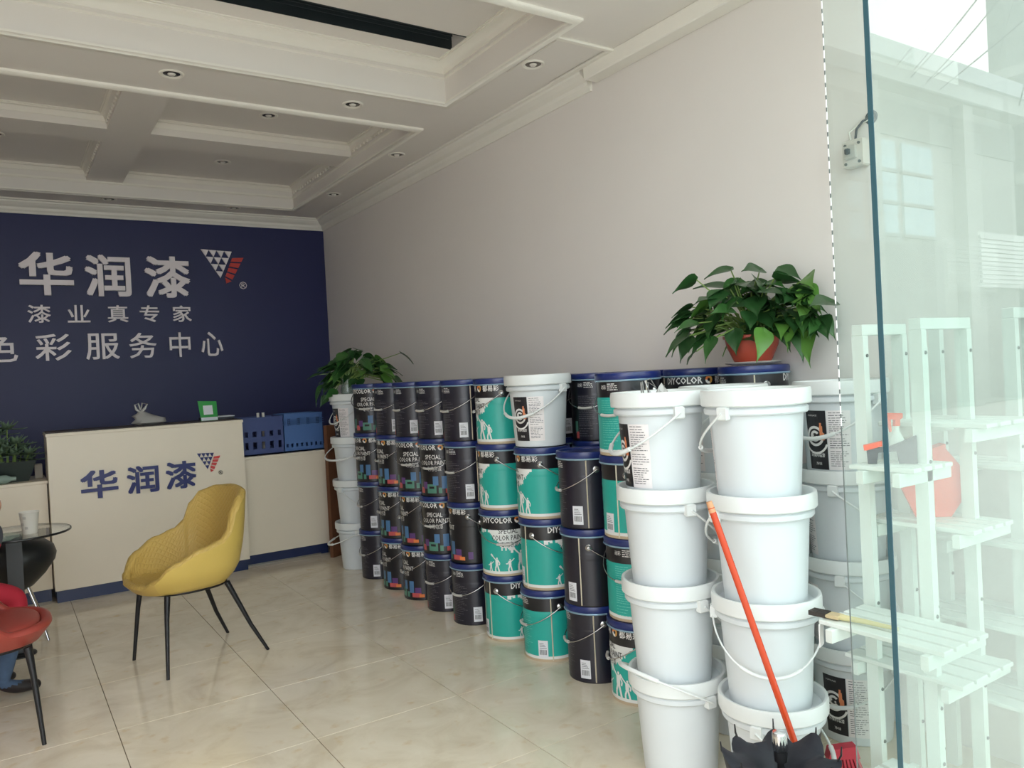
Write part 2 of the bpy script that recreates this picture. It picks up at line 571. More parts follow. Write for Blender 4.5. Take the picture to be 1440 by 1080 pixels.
# coffer tops
ce.box(C1[0], C1[1], C1[2], C1[3], Z1, TOP)
SLOT = (-0.4, 2.42, 3.965, 4.16)
ce.box(C2[0], C2[1], C2[2], SLOT[2], Z2, TOP)
ce.box(C2[0], C2[1], SLOT[3], C2[3], Z2, TOP)
ce.box(C2[0], SLOT[0], SLOT[2], SLOT[3], Z2, TOP)
ce.box(SLOT[1], C2[1], SLOT[2], SLOT[3], Z2, TOP)
ceiling = struct(ce.build('ceiling', CEIL))
# beams of the far coffer
bm = MB().box(C1[0], C1[1], 6.1, 6.42, ZBEAM, Z1).build('beam', CEIL, ceiling)
bm = MB().box(0.73, 1.01, C1[2], 6.1, ZBEAM, Z1).build('beam', CEIL, ceiling)
bm = MB().box(0.73, 1.01, 6.42, C1[3], ZBEAM, Z1).build('beam', CEIL, ceiling)

def ring_trim(name, c, prof):
    """mitred moulding around the inside of a rectangle; prof: (inset, z)"""
    x0, x1, y0, y1 = c
    v, f = [], []
    n = len(prof)
    for (d, z) in prof:
        v += [(x0+d, y0+d, z), (x1-d, y0+d, z), (x1-d, y1-d, z), (x0+d, y1-d, z)]
    for k in range(n):
        k2 = (k+1) % n
        for i in range(4):
            j = (i+1) % 4
            f.append((4*k+i, 4*k+j, 4*k2+j, 4*k2+i))
    return struct(MB().add(v, f).build(name, TRIM, None, 40))
tn = 0
def next_trim():
    global tn
    tn += 1
    return 'trim_%d' % tn
for c, zt in ((C1, Z1), (C2, Z2)):
    # lip below the soffit, running around the mouth of the coffer
    ring_trim(next_trim(), (c[0]-0.045, c[1]+0.045, c[2]-0.045, c[3]+0.045),
              [(0, ZC), (0, ZC-0.012), (0.012, ZC-0.022), (0.04, ZC-0.022), (0.045, ZC-0.016), (0.06, ZC-0.012), (0.06, ZC)])
def cove(c, zt, s=0.055):
    ring_trim(next_trim(), c, [(0, zt), (0, zt-s), (0.008, zt-s), (0.012, zt-s*0.75), (s*0.45, zt-s*0.35), (s*0.8, zt-0.014), (s*0.8, zt-0.006), (s, zt-0.006), (s, zt)])
cove(C2, Z2, 0.07)
ring_trim(next_trim(), C2, [(0, 3.41), (0, 3.395), (0.010, 3.40), (0.010, 3.408)])
cells = [(C1[0], 0.73, C1[2], 6.1), (1.01, C1[1], C1[2], 6.1), (C1[0], 0.73, 6.42, C1[3]), (1.01, C1[1], 6.42, C1[3])]
for c in cells:
    cove(c, Z1, 0.05)
    # bead row under the cove
    bd = MB()
    x0, x1, y0, y1 = c
    n = int((y1-y0)/0.07)
    for k in range(n):
        yy = y0+0.04+k*0.07
        for xx in (x0, x1):
            bd.box(xx-0.012 if xx == x1 else xx, xx if xx == x1 else xx+0.012, yy, yy+0.035, Z1-0.075, Z1-0.055)
    o = bd.build('bead_row', TRIM, ceiling); o['kind'] = 'stuff'
ring_trim(next_trim(), C1, [(0, ZBEAM+0.004), (0, ZBEAM-0.02), (0.012, ZBEAM-0.012), (0.012, ZBEAM+0.004)])
# crown moulding along the walls
CR = [(0, 3.135), (0.012, 3.135), (0.018, 3.15), (0.03, 3.165), (0.035, 3.185), (0.06, 3.20), (0.085, 3.222), (0.09, 3.235), (0.11, 3.237), (0.11, 3.25), (0, 3.25)]
def crown(name, p0, p1, nrm):
    v, f = [], []
    n = len(CR)
    for (px, py) in (p0, p1):
        for (d, z) in CR:
            v.append((px+nrm[0]*d, py+nrm[1]*d, z))
    for k in range(n):
        k2 = (k+1) % n
        f.append((k, k2, n+k2, n+k))
    f += [tuple(range(n)), tuple(range(2*n-1, n-1, -1))]
    return struct(MB().add(v, f).build(name, TRIM))
crown(next_trim(), (XL, YB), (XW, YB), (0, -1))
crown(next_trim(), (XW, YB), (XW, 3.55), (-1, 0))
crown(next_trim(), (XL, YB), (XL, YF+0.1), (1, 0))
# boxed cornice at the near end of the right wall
struct(MB().box(XW-0.1, XW, YF+0.1, 3.5, 3.165, ZC, bev=0.006).build(next_trim(), TRIM))
struct(MB().box(XW-0.03, XW, 2.0, 8.0, 0, 0.06).build('baseboard_right', TRIM))

# downlights
dl_proto = None
def downlight(x, y, z, label):
    global dl_proto
    t = thing('downlight', label, 'ceiling light', (x, y, z), 0, 'recessed ceiling downlights')
    if dl_proto is None:
        MB().lathe([(0.066, 0.0), (0.066, -0.004), (0.060, -0.008), (0.050, -0.006), (0.045, 0.0)], 28).build('ring', TRIM, t, 40)
        MB().lathe([(0.045, -0.001), (0.040, -0.003), (0.0, -0.003)], 24).build('reflector', mat('grey_reflector', (120, 116, 112), 0.25, metal=0.7), t, 40)
        MB().lathe([(0.022, -0.003), (0.016, -0.010), (0.0, -0.011)], 16).build('lamp', mat('unlit_lamp', (235, 232, 226), 0.3), t, 40)
        dl_proto = t
    else:
        copy_parts(dl_proto, t)
    return t
downlight(0.887, 4.60, ZC, 'unlit downlight on the soffit between coffers, above the yellow chair')
downlight(1.958, 4.64, ZC, 'unlit downlight on the soffit between coffers, right of the other there')
downlight(2.68, 5.54, ZC, 'unlit downlight on the right soffit, nearer of the two beside the far coffer')
downlight(2.69, 6.93, ZC, 'unlit downlight on the right soffit, farther of the two, near the blue wall')
downlight(2.0, 7.79, ZC, 'unlit downlight on the soffit over the blue wall, above the triangle logo')
downlight(0.915, 7.79, ZC, 'unlit downlight on the soffit over the blue wall, left one')
downlight(1.735, 5.66, Z1, 'unlit downlight inside the near right cell of the far coffer')
downlight(1.72, 6.98, Z1, 'unlit downlight inside the far right cell of the far coffer')
downlight(0.075, 5.45, Z1, 'unlit downlight inside the near left cell, at the left edge')
downlight(0.075, 6.85, Z1, 'unlit downlight inside the far left cell, at the left edge')

# access panel with its own downlight
ap = thing('access_panel', 'square white ceiling access panel with raised frame near the right wall', 'ceiling panel', (0, 0, 0))
px0, px1, py0, py1 = 2.55, 2.86, 3.28, 3.76
MB().box(px0, px1, py0, py1, ZC-0.006, ZC-0.0005, bev=0.002).build('panel', CEIL, ap)
for (a0, a1, b0, b1) in ((px0-0.04, px1+0.05, py0-0.045, py0-0.012), (px1+0.012, px1+0.05, py0-0.012, py1+0.03), ):
    MB().box(a0, a1, b0, b1, ZC-0.016, ZC-0.0005, bev=0.004).build('frame_strip', TRIM, ap)
MB().box(px1, px1+0.004, py0, py1, ZC-0.002, ZC-0.0005).build('gap', DARKV, ap)
downlight(2.62, 3.60, ZC-0.006, 'unlit downlight set into the square access panel')

# slot of the air conditioner in the near coffer
av = thing('air_vent', 'long dark air conditioning slot in the near ceiling coffer', 'air vent', (0, 0, 0))
MB().box(SLOT[0], SLOT[1], SLOT[2], SLOT[3], Z2+0.16, Z2+0.17).build('duct_back', DARKV, av)
MB().box(SLOT[0], SLOT[1], SLOT[3]-0.004, SLOT[3], Z2-0.004, Z2+0.16).build('duct_side', DARKV, av)
MB().box(SLOT[0], SLOT[1], SLOT[2], SLOT[2]+0.004, Z2-0.004, Z2+0.16).build('duct_side', DARKV, av)
for k in range(3):
    y = SLOT[2]+0.03+k*0.045
    MB().box(SLOT[0], SLOT[1]-0.06, y, y+0.004, Z2+0.02, Z2+0.06).build('blade', DARKV, av)

# wall scuff and breaker
br = thing('circuit_breaker', 'small white circuit breaker with bare wires on the right wall', 'breaker', (XW, 1.88, 2.33))
MB().box(-0.055, -0.002, -0.045, 0.045, -0.06, 0.05, bev=0.006).build('case', mat('breaker_plastic', (214, 208, 200), 0.45), br)
MB().box(-0.07, -0.055, -0.02, 0.03, -0.03, 0.025, bev=0.004).build('face', mat('breaker_plastic2', (190, 186, 178), 0.45), br)
MB().box(-0.085, -0.07, 0.0, 0.016, -0.012, 0.012, bev=0.003).build('toggle', BLKM, br)
for (y, z) in ((-0.03, 0.03), (0.03, 0.03), (-0.03, -0.045), (0.03, -0.045)):
    MB().lathe([(0.006, 0), (0.006, 0.004), (0, 0.004)], 10).build('screw', SCREW, br).matrix_local = Matrix.Translation((-0.055, y, z)) @ Matrix.Rotation(-PI/2, 4, 'Y')
MB().tube([(-0.03, 0.0, 0.05), (-0.035, -0.01, 0.09), (-0.02, -0.03, 0.12), (0.0, -0.05, 0.13)], 0.005, 6).build('wire', CABLE, br, 60)
MB().tube([(-0.03, 0.02, 0.05), (-0.04, 0.02, 0.085), (-0.02, -0.02, 0.115), (0.0, -0.05, 0.125)], 0.005, 6).build('wire', CUPW, br, 60)
MB().lathe([(0.028, 0), (0.024, 0.006), (0, 0.007)], 16).build('wall_hole', DARKV, br).matrix_local = Matrix.Translation((0, -0.055, 0.13)) @ Matrix.Rotation(-PI/2, 4, 'Y')

# ================================================================== STREET (seen mirrored in the glass)
struct(MB().box(-60, 90, -40, YF-0.1, -0.12, -0.02).build('ground', CONC))
ob = thing('opposite_building', 'pale flat-roofed building across the street, mirrored in the glass door', 'building', (0, -10, 0))
MB().box(12.5, 25.3, -6, 0, 0, 8.05).build('wall', FACADE, ob)
MB().box(12.1, 25.4, -6.3, 0.55, 8.05, 8.5).build('fascia', FACADE, ob)
MB().box(12.1, 25.4, -6.3, 0.65, 8.5, 8.92).build('roof_edge', FASCIA, ob)
MB().box(12.5, 25.3, 0, 0.05, 6.95, 7.9).build('soffit_panel', FACADE2, ob)
for i in range(4):
    for j in range(3):
        x = 14.2+i*1.7
        f = MB().box(x, x+1.4, 0.0, 0.06, 4.5+j*0.8, 5.2+j*0.8).build('window', WINB, ob)
        MB().box(x-0.05, x+1.45, 0.0, 0.09, 4.42+j*0.8, 4.5+j*0.8).build('window_sill', FACADE2, f)
for i in range(3):
    x = 13.0+i*4.4
    MB().box(x, x+0.5, 0, 0.35, 0, 8.05).build('pilaster', FACADE, ob)
MB().box(17.9, 20.6, 0.0, 0.3, 1.0, 4.2).build('door_panel', FACADE2, ob)
sg = MB()
for k in range(11):
    sg.box(22.3, 25.2, 0.35, 0.42, 3.3+k*0.12, 3.39+k*0.12)
sg.box(22.3, 25.2, 0.3, 0.35, 3.2, 4.7)
sg.build('louvre_board', mat('white_louvre', (190, 194, 190), 0.5), ob)
tw = thing('tower_block', 'tall grey block beside the opposite building, mirrored in the glass', 'building', (25.5, -10, 0))
MB().box(0.3, 16, -0.8, 0.6, 0, 15).build('wall', FACADE2, tw)
for j in range(4):
    MB().box(0.25, 16, -0.8, 0.75, 3.2+j*3.2, 3.5+j*3.2).build('floor_band', FACADE, tw)
def wire_between(a, b, sag, label, n=16, r=0.018):
    pts = []
    a, b = Vector(a), Vector(b)
    for i in range(n+1):
        t = i/n
        p = a.lerp(b, t)
        p.z -= sag*4*t*(1-t)
        pts.append(p)
    o = MB().tube(pts, r, 6).build('cable', CABLE, None, 60)
    tag(o, label, 'cable', 'cables over the street')
wire_between((18.9, -9.4, 8.2), (17.9, -5.0, 11.5), 0.3, 'cable over the street, leftmost of the steep pair in the reflection')
wire_between((19.6, -9.4, 8.2), (18.7, -5.0, 11.5), 0.3, 'cable over the street, right one of the steep pair in the reflection')
wire_between((20.2, -9.4, 8.1), (22.5, -5.0, 11.8), 0.1, 'straight cable running diagonally across the mirrored sky')
wire_between((24.4, -9.4, 8.3), (20.0, -5.0, 12.6), -0.9, 'curved cable bowing right across the mirrored sky')

# ================================================================== GLASS
# fixed pane and near door leaf stand across the shop front
def pane(name, x0, x1, y, z0, z1, th, gm, em, label, n):
    o = MB().box(x0+0.0012, x1, y-th/2, y+th/2, z0, z1).build(name, gm)
    struct(o); o['label'] = label
    e = MB().box(x0, x0+0.0012, y-th/2, y+th/2, z0, z1).build('edge', em, o)
    return o
pane('window_1', 1.437, XW, 0.97, 0.0, ZC-0.002, 0.0022, GLASS2, DASH, 'fixed clear glass pane with a dashed seal edge', 1)
pane('door_1', 0.845, 2.6, 0.515, 0.012, 3.1, 0.0062, GLASS, GEDGE, 'green tinted frameless glass door leaf with dark teal edge', 1)

# ================================================================== BLUE WALL SIGN
sign = thing('wall_sign', 'white raised Chinese lettering with triangle logo on the blue wall', 'sign', (0, 0, 0))
def sign_char(ch, x0, x1, z0, z1, bold, depth=0.02):
    m = MB()
    text_slab(m, ch, x0, x1, z0, z1, YB, depth, bold)
    m.build('character', SIGN_WHITE, sign)
for ch, x0, x1, z0, z1 in (('华', .205, .625, 2.415, 2.80), ('润', .715, 1.095, 2.41, 2.795), ('漆', 1.215, 1.62, 2.405, 2.80)):
    sign_char(ch, x0, x1, z0, z1, 0.022, 0.03)
for ch, x0, x1 in (('漆', .253, .43), ('业', .56, .74), ('真', .885, 1.055), ('专', 1.155, 1.325), ('家', 1.445, 1.615)):
    sign_char(ch, x0, x1, 2.172, 2.33, 0.010)
for ch, x0, x1 in (('色', -.11, .165), ('彩', .295, .575), ('服', .69, .965), ('务', 1.05, 1.285), ('中', 1.40, 1.59), ('心', 1.69, 1.895)):
    sign_char(ch, x0, x1, 1.832, 2.07, 0.008)
def tri_logo(parent, x0, x1, zt, zb, y, d, mw, mr, wname, rname):
    """triangle logo: lattice of small triangles at left, slanted bars at right"""
    w = x1-x0
    P = lambda a, b: (x0+a*w, zt+(zb-zt)*b)     # a across, b downwards (0..1)
    # white triangle: A=(0,0) B=(0.62,0.04) C=(0.42,0.70), split 4 rows, upright ones dark (left open)
    A, B, Cc = Vector((0.0, 0.0)), Vector((0.75, 0.03)), Vector((0.44, 0.73))
    n = 4
    def pt(i, j):
        return A + (B-A)*(i/n) + (Cc-A)*(j/n)
    mb = MB()
    fn = lambda u, v, h: (P(u, v)[0], h, P(u, v)[1])
    for j in range(n):
        for i in range(n-j):
            a, b, c = pt(i, j), pt(i+1, j), pt(i, j+1)
            mid = (a+b+c)/3
            k = 0.96
            mb.prism([tuple(mid+(q-mid)*k) for q in (a, c, b)], y-d, y-0.0005, fn)
    mb.build(wname, mw, parent)
    rb = MB()
    # red slanted bars between the right edge of the triangle and an outer slant
    R0, R1 = Vector((0.70, 0.18)), Vector((1.0, 0.18))
    T = Vector((0.58, 1.0))
    L0 = Vector((0.74, 0.16))
    for k in range(5):
        t0, t1 = k/5.0, k/5.0+0.145
        def edge(t):
            l = Vector((0.75, 0.20)).lerp(Vector((0.50, 0.84)), t)
            r = Vector((1.03, 0.18)).lerp(Vector((0.62, 0.96)), t)
            return l, r
        l0, r0 = edge(t0); l1, r1 = edge(t1)
        if k == 4:
            rb.prism([tuple(l0), tuple((l1+r1)/2), tuple(r0)], y-d, y-0.0005, fn)
        else:
            rb.prism([tuple(l0), tuple(l1), tuple(r1), tuple(r0)], y-d, y-0.0005, fn)
    rb.build(rname, mr, parent)
tri_logo(sign, 1.735, 2.13, 2.885, 2.50, YB, 0.02, SIGN_WHITE, SIGN_RED, 'logo_triangles', 'logo_bars')
m = MB(); text_slab(m, '®', 2.09, 2.165, 2.50, 2.575, YB, 0.006, 0.0); m.build('registered_mark', SIGN_WHITE, sign)

# ================================================================== COUNTER
def counter(label, x0, x1, y0, y1, z1, kick_in, overhang=0.0):
    t = thing('reception_counter', label, 'counter', ((x0+x1)/2, y0, 0))
    cx = (x0+x1)/2
    MB().box(x0-cx, x1-cx, 0, y1-y0, 0.09, z1-0.022, bev=0.002).build('body', CREAM, t)
    MB().box(x0-cx+0.01, x1-cx-0.01, kick_in, y1-y0-0.02, 0.0, 0.09).build('kickboard', KICK, t)
    MB().box(x0-cx-0.006, x1-cx+0.006, -0.004, y1-y0, z1-0.022, z1, bev=0.002).build('countertop', CREAM, t)
    return t
cm = counter('tall cream reception counter front with blue characters behind the yellow chair', .277, 1.665, 6.60, 7.02, 1.24, 0.025)
MB().box(-0.69, 0.69, 0.02, 0.42, 1.2405, 1.247).build('top_sheet', DARKTOP, cm)
counter('low cream reception counter on the left carrying the succulent plant', -1.30, .268, 6.72, 7.25, .893, 0.02)
counter('low cream reception counter on the right carrying blue crates', 1.674, 2.392, 6.72, 7.25, .917, 0.02)
MB().box(-0.40, 0.28, 0.015, 0.019, 0.0, 0.012).build('silver_strip', STEEL, bpy.data.objects['reception_counter.002'])
for ch, x0, x1, z0, z1 in (('华', .475, .725, .735, .945), ('润', .785, 1.01, .735, .945), ('漆', 1.06, 1.285, .735, .95)):
    mb = MB(); text_slab(mb, ch, x0-0.971, x1-0.971, z0, z1, 0.0, 0.014, 0.022); mb.build('character', BLUE_LET, cm)
tri_logo(cm, 1.298-0.971, 1.47-0.971, .998, .815, 0.0, 0.01, BLUE_LET, SIGN_RED, 'logo_triangles', 'logo_bars')
mb = MB(); text_slab(mb, '®', 1.455-0.971, 1.49-0.971, .81, .845, 0.0, 0.004, 0.0); mb.build('registered_mark', LETK, cm)

# things on the counter
sg = thing('payment_sign', 'small green acrylic payment stand on the tall counter', 'sign', (1.44, 6.72, 1.2475), math.radians(6))
mb = MB(); mb.prism([(-0.07, 0), (0.065, 0.0), (0.065, 0.155), (-0.085, 0.165)], 0, 0.006, lambda u, v, h: (u, h+v*0.12, v)); mb.build('plate', GREENS, sg)
mb = MB(); mb.prism([(-0.045, 0.05), (0.03, 0.05), (0.028, 0.125), (-0.047, 0.125)], -0.001, 0.0, lambda u, v, h: (u, h+v*0.12, v)); mb.build('white_square', STICK, sg)
mb = MB(); mb.prism([(-0.068, 0.002), (0.063, 0.002), (0.063, 0.028), (-0.069, 0.028)], -0.001, 0.0, lambda u, v, h: (u, h+v*0.12, v)); mb.build('white_band', STICK, sg)
MB().box(-0.06, 0.06, 0.0, 0.07, 0.0, 0.004).build('foot', GREENS, sg)
bgt = thing('plastic_bag', 'knotted clear plastic bag of takeaway on the tall counter', 'bag', (0.97, 6.75, 1.2475))
rnd = random.Random(5)
v, f = [], []
rings = [(0.0, .07), (.02, .115), (.05, .11), (.075, .075), (.095, .035), (.11, .022)]
sgm = 18
for z, r in rings:
    for i in range(sgm):
        a = 2*PI*i/sgm
        rr = r*(1+rnd.uniform(-.14, .14))
        v.append((rr*math.cos(a)*1.05+(0.02 if z < .06 else -.03*(z/.1)), rr*math.sin(a)*0.7, z))
for k in range(len(rings)-1):
    for i in range(sgm):
        j = (i+1) % sgm
        f.append((k*sgm+i, k*sgm+j, (k+1)*sgm+j, (k+1)*sgm+i))
f.append(tuple(range(sgm-1, -1, -1))); f.append(tuple((len(rings)-1)*sgm+i for i in range(sgm)))
MB().add(v, f).build('body', BAGP, bgt, 60)
for s in (-1, 1):
    MB().tube([(-.04, 0, .10), (-.04+s*.03, 0.005, .13), (-.035+s*.045, 0, .165), (-.04+s*.015, 0, .175), (-.04, 0, .12)], [.009, .013, .008, .008, .006], 6).build('handle', BAGP, bgt, 60)
fo = MB().box(-0.12, 0.12, -0.1, 0.1, 0, 0.02, bev=0.004).build('folder', DKGREY, None, None, (1.53, 6.90, 1.2475))
tag(fo, 'flat dark folder lying behind the green stand', 'folder')
pa = MB().box(-0.11, 0.13, -0.09, 0.09, 0, 0.006).build('paper_pad', STICK, None, None, (1.53, 6.90, 1.268))
tag(pa, 'thin white paper pad on top of the dark folder', 'paper')

def crate(label, x0, x1, y0, z0, h, m_, style):
    t = thing('plastic_crate', label, 'crate', ((x0+x1)/2, y0, z0))
    hw, dp, th = (x1-x0)/2, 0.30, 0.012
    MB().box(-hw, hw, 0, dp, 0, th).build('base', m_, t)
    def wall(fn, w, name):
        """wall made of bars around rectangular openings"""
        if style == 0:
            cols = [-w, -w*.62, -w*.2, w*.2, w*.62, w]
            rows = [(0, .055), (.115, .16), (.205, h)] 
            for a, b in rows:
                mb = MB(); fn(mb, -w, w, a, b); mb.build(name, m_, t)
            for k, c in enumerate(cols):
                mb = MB(); fn(mb, max(-w, c-.02), min(w, c+.02), .0551, .1149); mb.build('rib', m_, t)
                mb = MB(); fn(mb, max(-w, c-.02), min(w, c+.02), .1601, .2049); mb.build('rib', m_, t)
        else:
            rows = [(0, .045), (.075, .235), (.295, h)]
            for a, b in rows:
                mb = MB(); fn(mb, -w, w, a, b); mb.build(name, m_, t)
            for k in range(9):
                c = -w+2*w*k/8
                mb = MB(); fn(mb, max(-w, c-.012), min(w, c+.012), .0451, .0749); mb.build('rib', m_, t)
            for k in range(5):
                c = -w+2*w*k/4
                mb = MB(); fn(mb, max(-w, c-.03), min(w, c+.03), .2351, .2949); mb.build('rib', m_, t)
            for k in range(4):
                c = -w+2*w*(k+.5)/4
                mb = MB()
                for q in range(3):
                    fn(mb, c-.055, c+.055, .244+q*.018, .2475+q*.018)
                    fn(mb, c-.035+q*.03, c-.031+q*.03, .2351, .2949)
                mb.build('mesh_grille', m_, t)
    wall(lambda mb, a, b, c, d: mb.box(a, b, 0, th, c, d), hw, 'front_wall')
    wall(lambda mb, a, b, c, d: mb.box(a, b, dp-th, dp, c, d), hw, 'rear_wall')
    for s in (-1, 1):
        MB().box(s*hw-(th if s > 0 else 0), s*hw+(0 if s > 0 else th), th, dp-th, th, h).build('end_wall', m_, t)
    for yy in (-0.008, dp):
        MB().box(-hw, hw, yy, yy+0.008, h-.02, h).build('rim', m_, t)
    return t
crate('dark blue plastic crate with open square slots beside the tall counter', 1.705, 2.052, 6.78, .9175, .325, CRATE1, 0)
crate('lighter blue plastic crate with mesh windows, right end of counter', 2.062, 2.405, 6.78, .9175, .335, CRATE2, 1)
for k, x in enumerate((1.89, 1.935)):
    o = MB().lathe([(.018, 0), (.018, .27), (.012, .30), (.012, .345), (0, .345)], 14).build('white_bottle', CUPW, None, 40, (x, 6.95, .9305))
    tag(o, ['slim white bottle inside the dark blue crate, left one', 'slim white bottle inside the dark blue crate, right one'][k], 'bottle', 'bottles in the crate')

# low cabinet and board at the right rear
cb = thing('side_desk', 'dark desk with grey top in the corner behind the counter', 'desk', (2.72, 7.35, 0))
MB().box(-.26, .26, -.25, .3, .86, .90, bev=.004).build('desk_top', mat('grey_desk_top', (112, 114, 116), .5), cb)
MB().box(-.24, .24, -.20, .28, .0, .86).build('body', DKGREY, cb)
MB().box(-.26, .26, -.24, -.205, .62, .64).build('shelf_edge', SCREW, cb)
o = MB().box(0, .035, -.2, .25, 0, 1.14, bev=.003).build('brown_board', BROWN, None, None, (2.50, 6.62, 0), math.radians(-62))
tag(o, 'brown wooden board standing beside the far white buckets', 'board')

# ================================================================== PAINT PAILS
PH, PR = 0.37, 0.145
def grid_body(design):
    """tin wall as a fine grid, every face takes the colour printed there"""
    NA, NZ = 120, 46
    mb = MB()
    rs = random.Random(11)
    jag = [rs.uniform(-.035, .035) for _ in range(200)]
    stepn = [rs.choice((-.03, 0, .03, .05)) for _ in range(60)]
    z0, z1 = 0.006, PH-0.03
    v = []
    for j in range(NZ+1):
        z = z0+(z1-z0)*j/NZ
        bead = 0.0016 if j in (31, 33) else 0.0
        for i in range(NA):
            a = 2*PI*i/NA
            v.append(((PR-.003+bead)*math.cos(a), (PR-.003+bead)*math.sin(a), z))
    blocks = [(5, 18, .08, .31, 1), (18, 32, .04, .16, 2), (30, 45, .13, .27, 3), (45, 72, .05, .22, 1), (63, 78, .2, .36, 4),
              (86, 101, .13, .36, 4), (96, 122, .04, .13, 2), (104, 122, .13, .23, 3), (118, 132, .04, .10, 5), (78, 88, .04, .16, 1), (201, 210, .1, .3, 1), (204, 213, .03, .12, 2), (140, 152, .06, .2, 3)]
    fs, ms = [], []
    for j in range(NZ):
        vv = (j+.5)/NZ
        for i in range(NA):
            th = 360*(i+.5)/NA
            i2 = (i+1) % NA
            fs.append((j*NA+i, j*NA+i2, (j+1)*NA+i2, (j+1)*NA+i))
            if design == 'black':
                c = 6 if 213 < th < 345 else 0
                for (a, b, d, e, k) in blocks:
                    if a < th < b and d < vv < e: c = k
                if 50 < th < 67 and .13 < vv < .165: c = 0
            else:
                c = 1
                th = th*.86 if th < 140 else th
                if vv < .03: c = 3
                elif vv < .055: c = 2
                elif vv > .76: c = 0
                else:
                    if th < 120:
                        e = .36+abs(th-58)/58.0*.42+jag[int(th/4)]*1.2+stepn[int(th/9)]
                        if vv > e: c = 2
                    elif th > 350 and vv > .70: c = 2
            ms.append(c)
    b = len(mb.v)
    mb.v += v; mb.f += fs; mb.m += ms
    mb.lathe([(PR-.004, 0), (PR-.003, .006)], 40, 0 if design == 'black' else 3)
    return mb
BLACK_SLOTS = [BLACKP, GREENB, PINKB, PURPB, BLUEB, ORANB, NAVYP]
TEAL_SLOTS = [BLACKP, TEALP, WHITEP, TANP]

def figure(mb, th, z, s, r, pose, m=0):
    """small painter silhouette wrapped on the tin"""
    def limb(pts, w):
        for (a, b) in zip(pts[:-1], pts[1:]):
            dx, dz = b[0]-a[0], b[1]-a[1]
            L = math.hypot(dx, dz) or 1
            nx, nz = -dz/L*w/2, dx/L*w/2
            vv = []
            for (x, zz) in ((a[0]+nx, a[1]+nz), (a[0]-nx, a[1]-nz), (b[0]-nx, b[1]-nz), (b[0]+nx, b[1]+nz)):
                t = math.radians(th)+x*s/r
                vv.append((r*math.cos(t), r*math.sin(t), z+zz*s))
            mb.add(vv, [(0, 1, 2, 3)], m)
    hp = [(0.02+.055*math.cos(k*PI/4), .93+.065*math.sin(k*PI/4)) for k in range(8)]
    vv = []
    for (x, zz) in hp:
        t = math.radians(th)+x*s/r
        vv.append((r*math.cos(t), r*math.sin(t), z+zz*s))
    mb.add(vv, [tuple(range(8))], m)
    limb([(0, .86), (0, .5)], .2)
    limb([(-.02, .52), (-.12, .25), (-.1, 0)], .1)
    limb([(.03, .52), (.1, .25), (.16, 0)], .1)
    if pose == 0:
        limb([(-.06, .82), (-.22, .98), (-.34, 1.12)], .07)
        limb([(.08, .82), (.2, .62), (.16, .48)], .07)
        limb([(-.3, 1.06), (-.42, 1.2)], .12)
    else:
        limb([(-.06, .82), (-.2, .62), (-.3, .66)], .07)
        limb([(.08, .8), (.24, .92), (.34, 1.02)], .07)

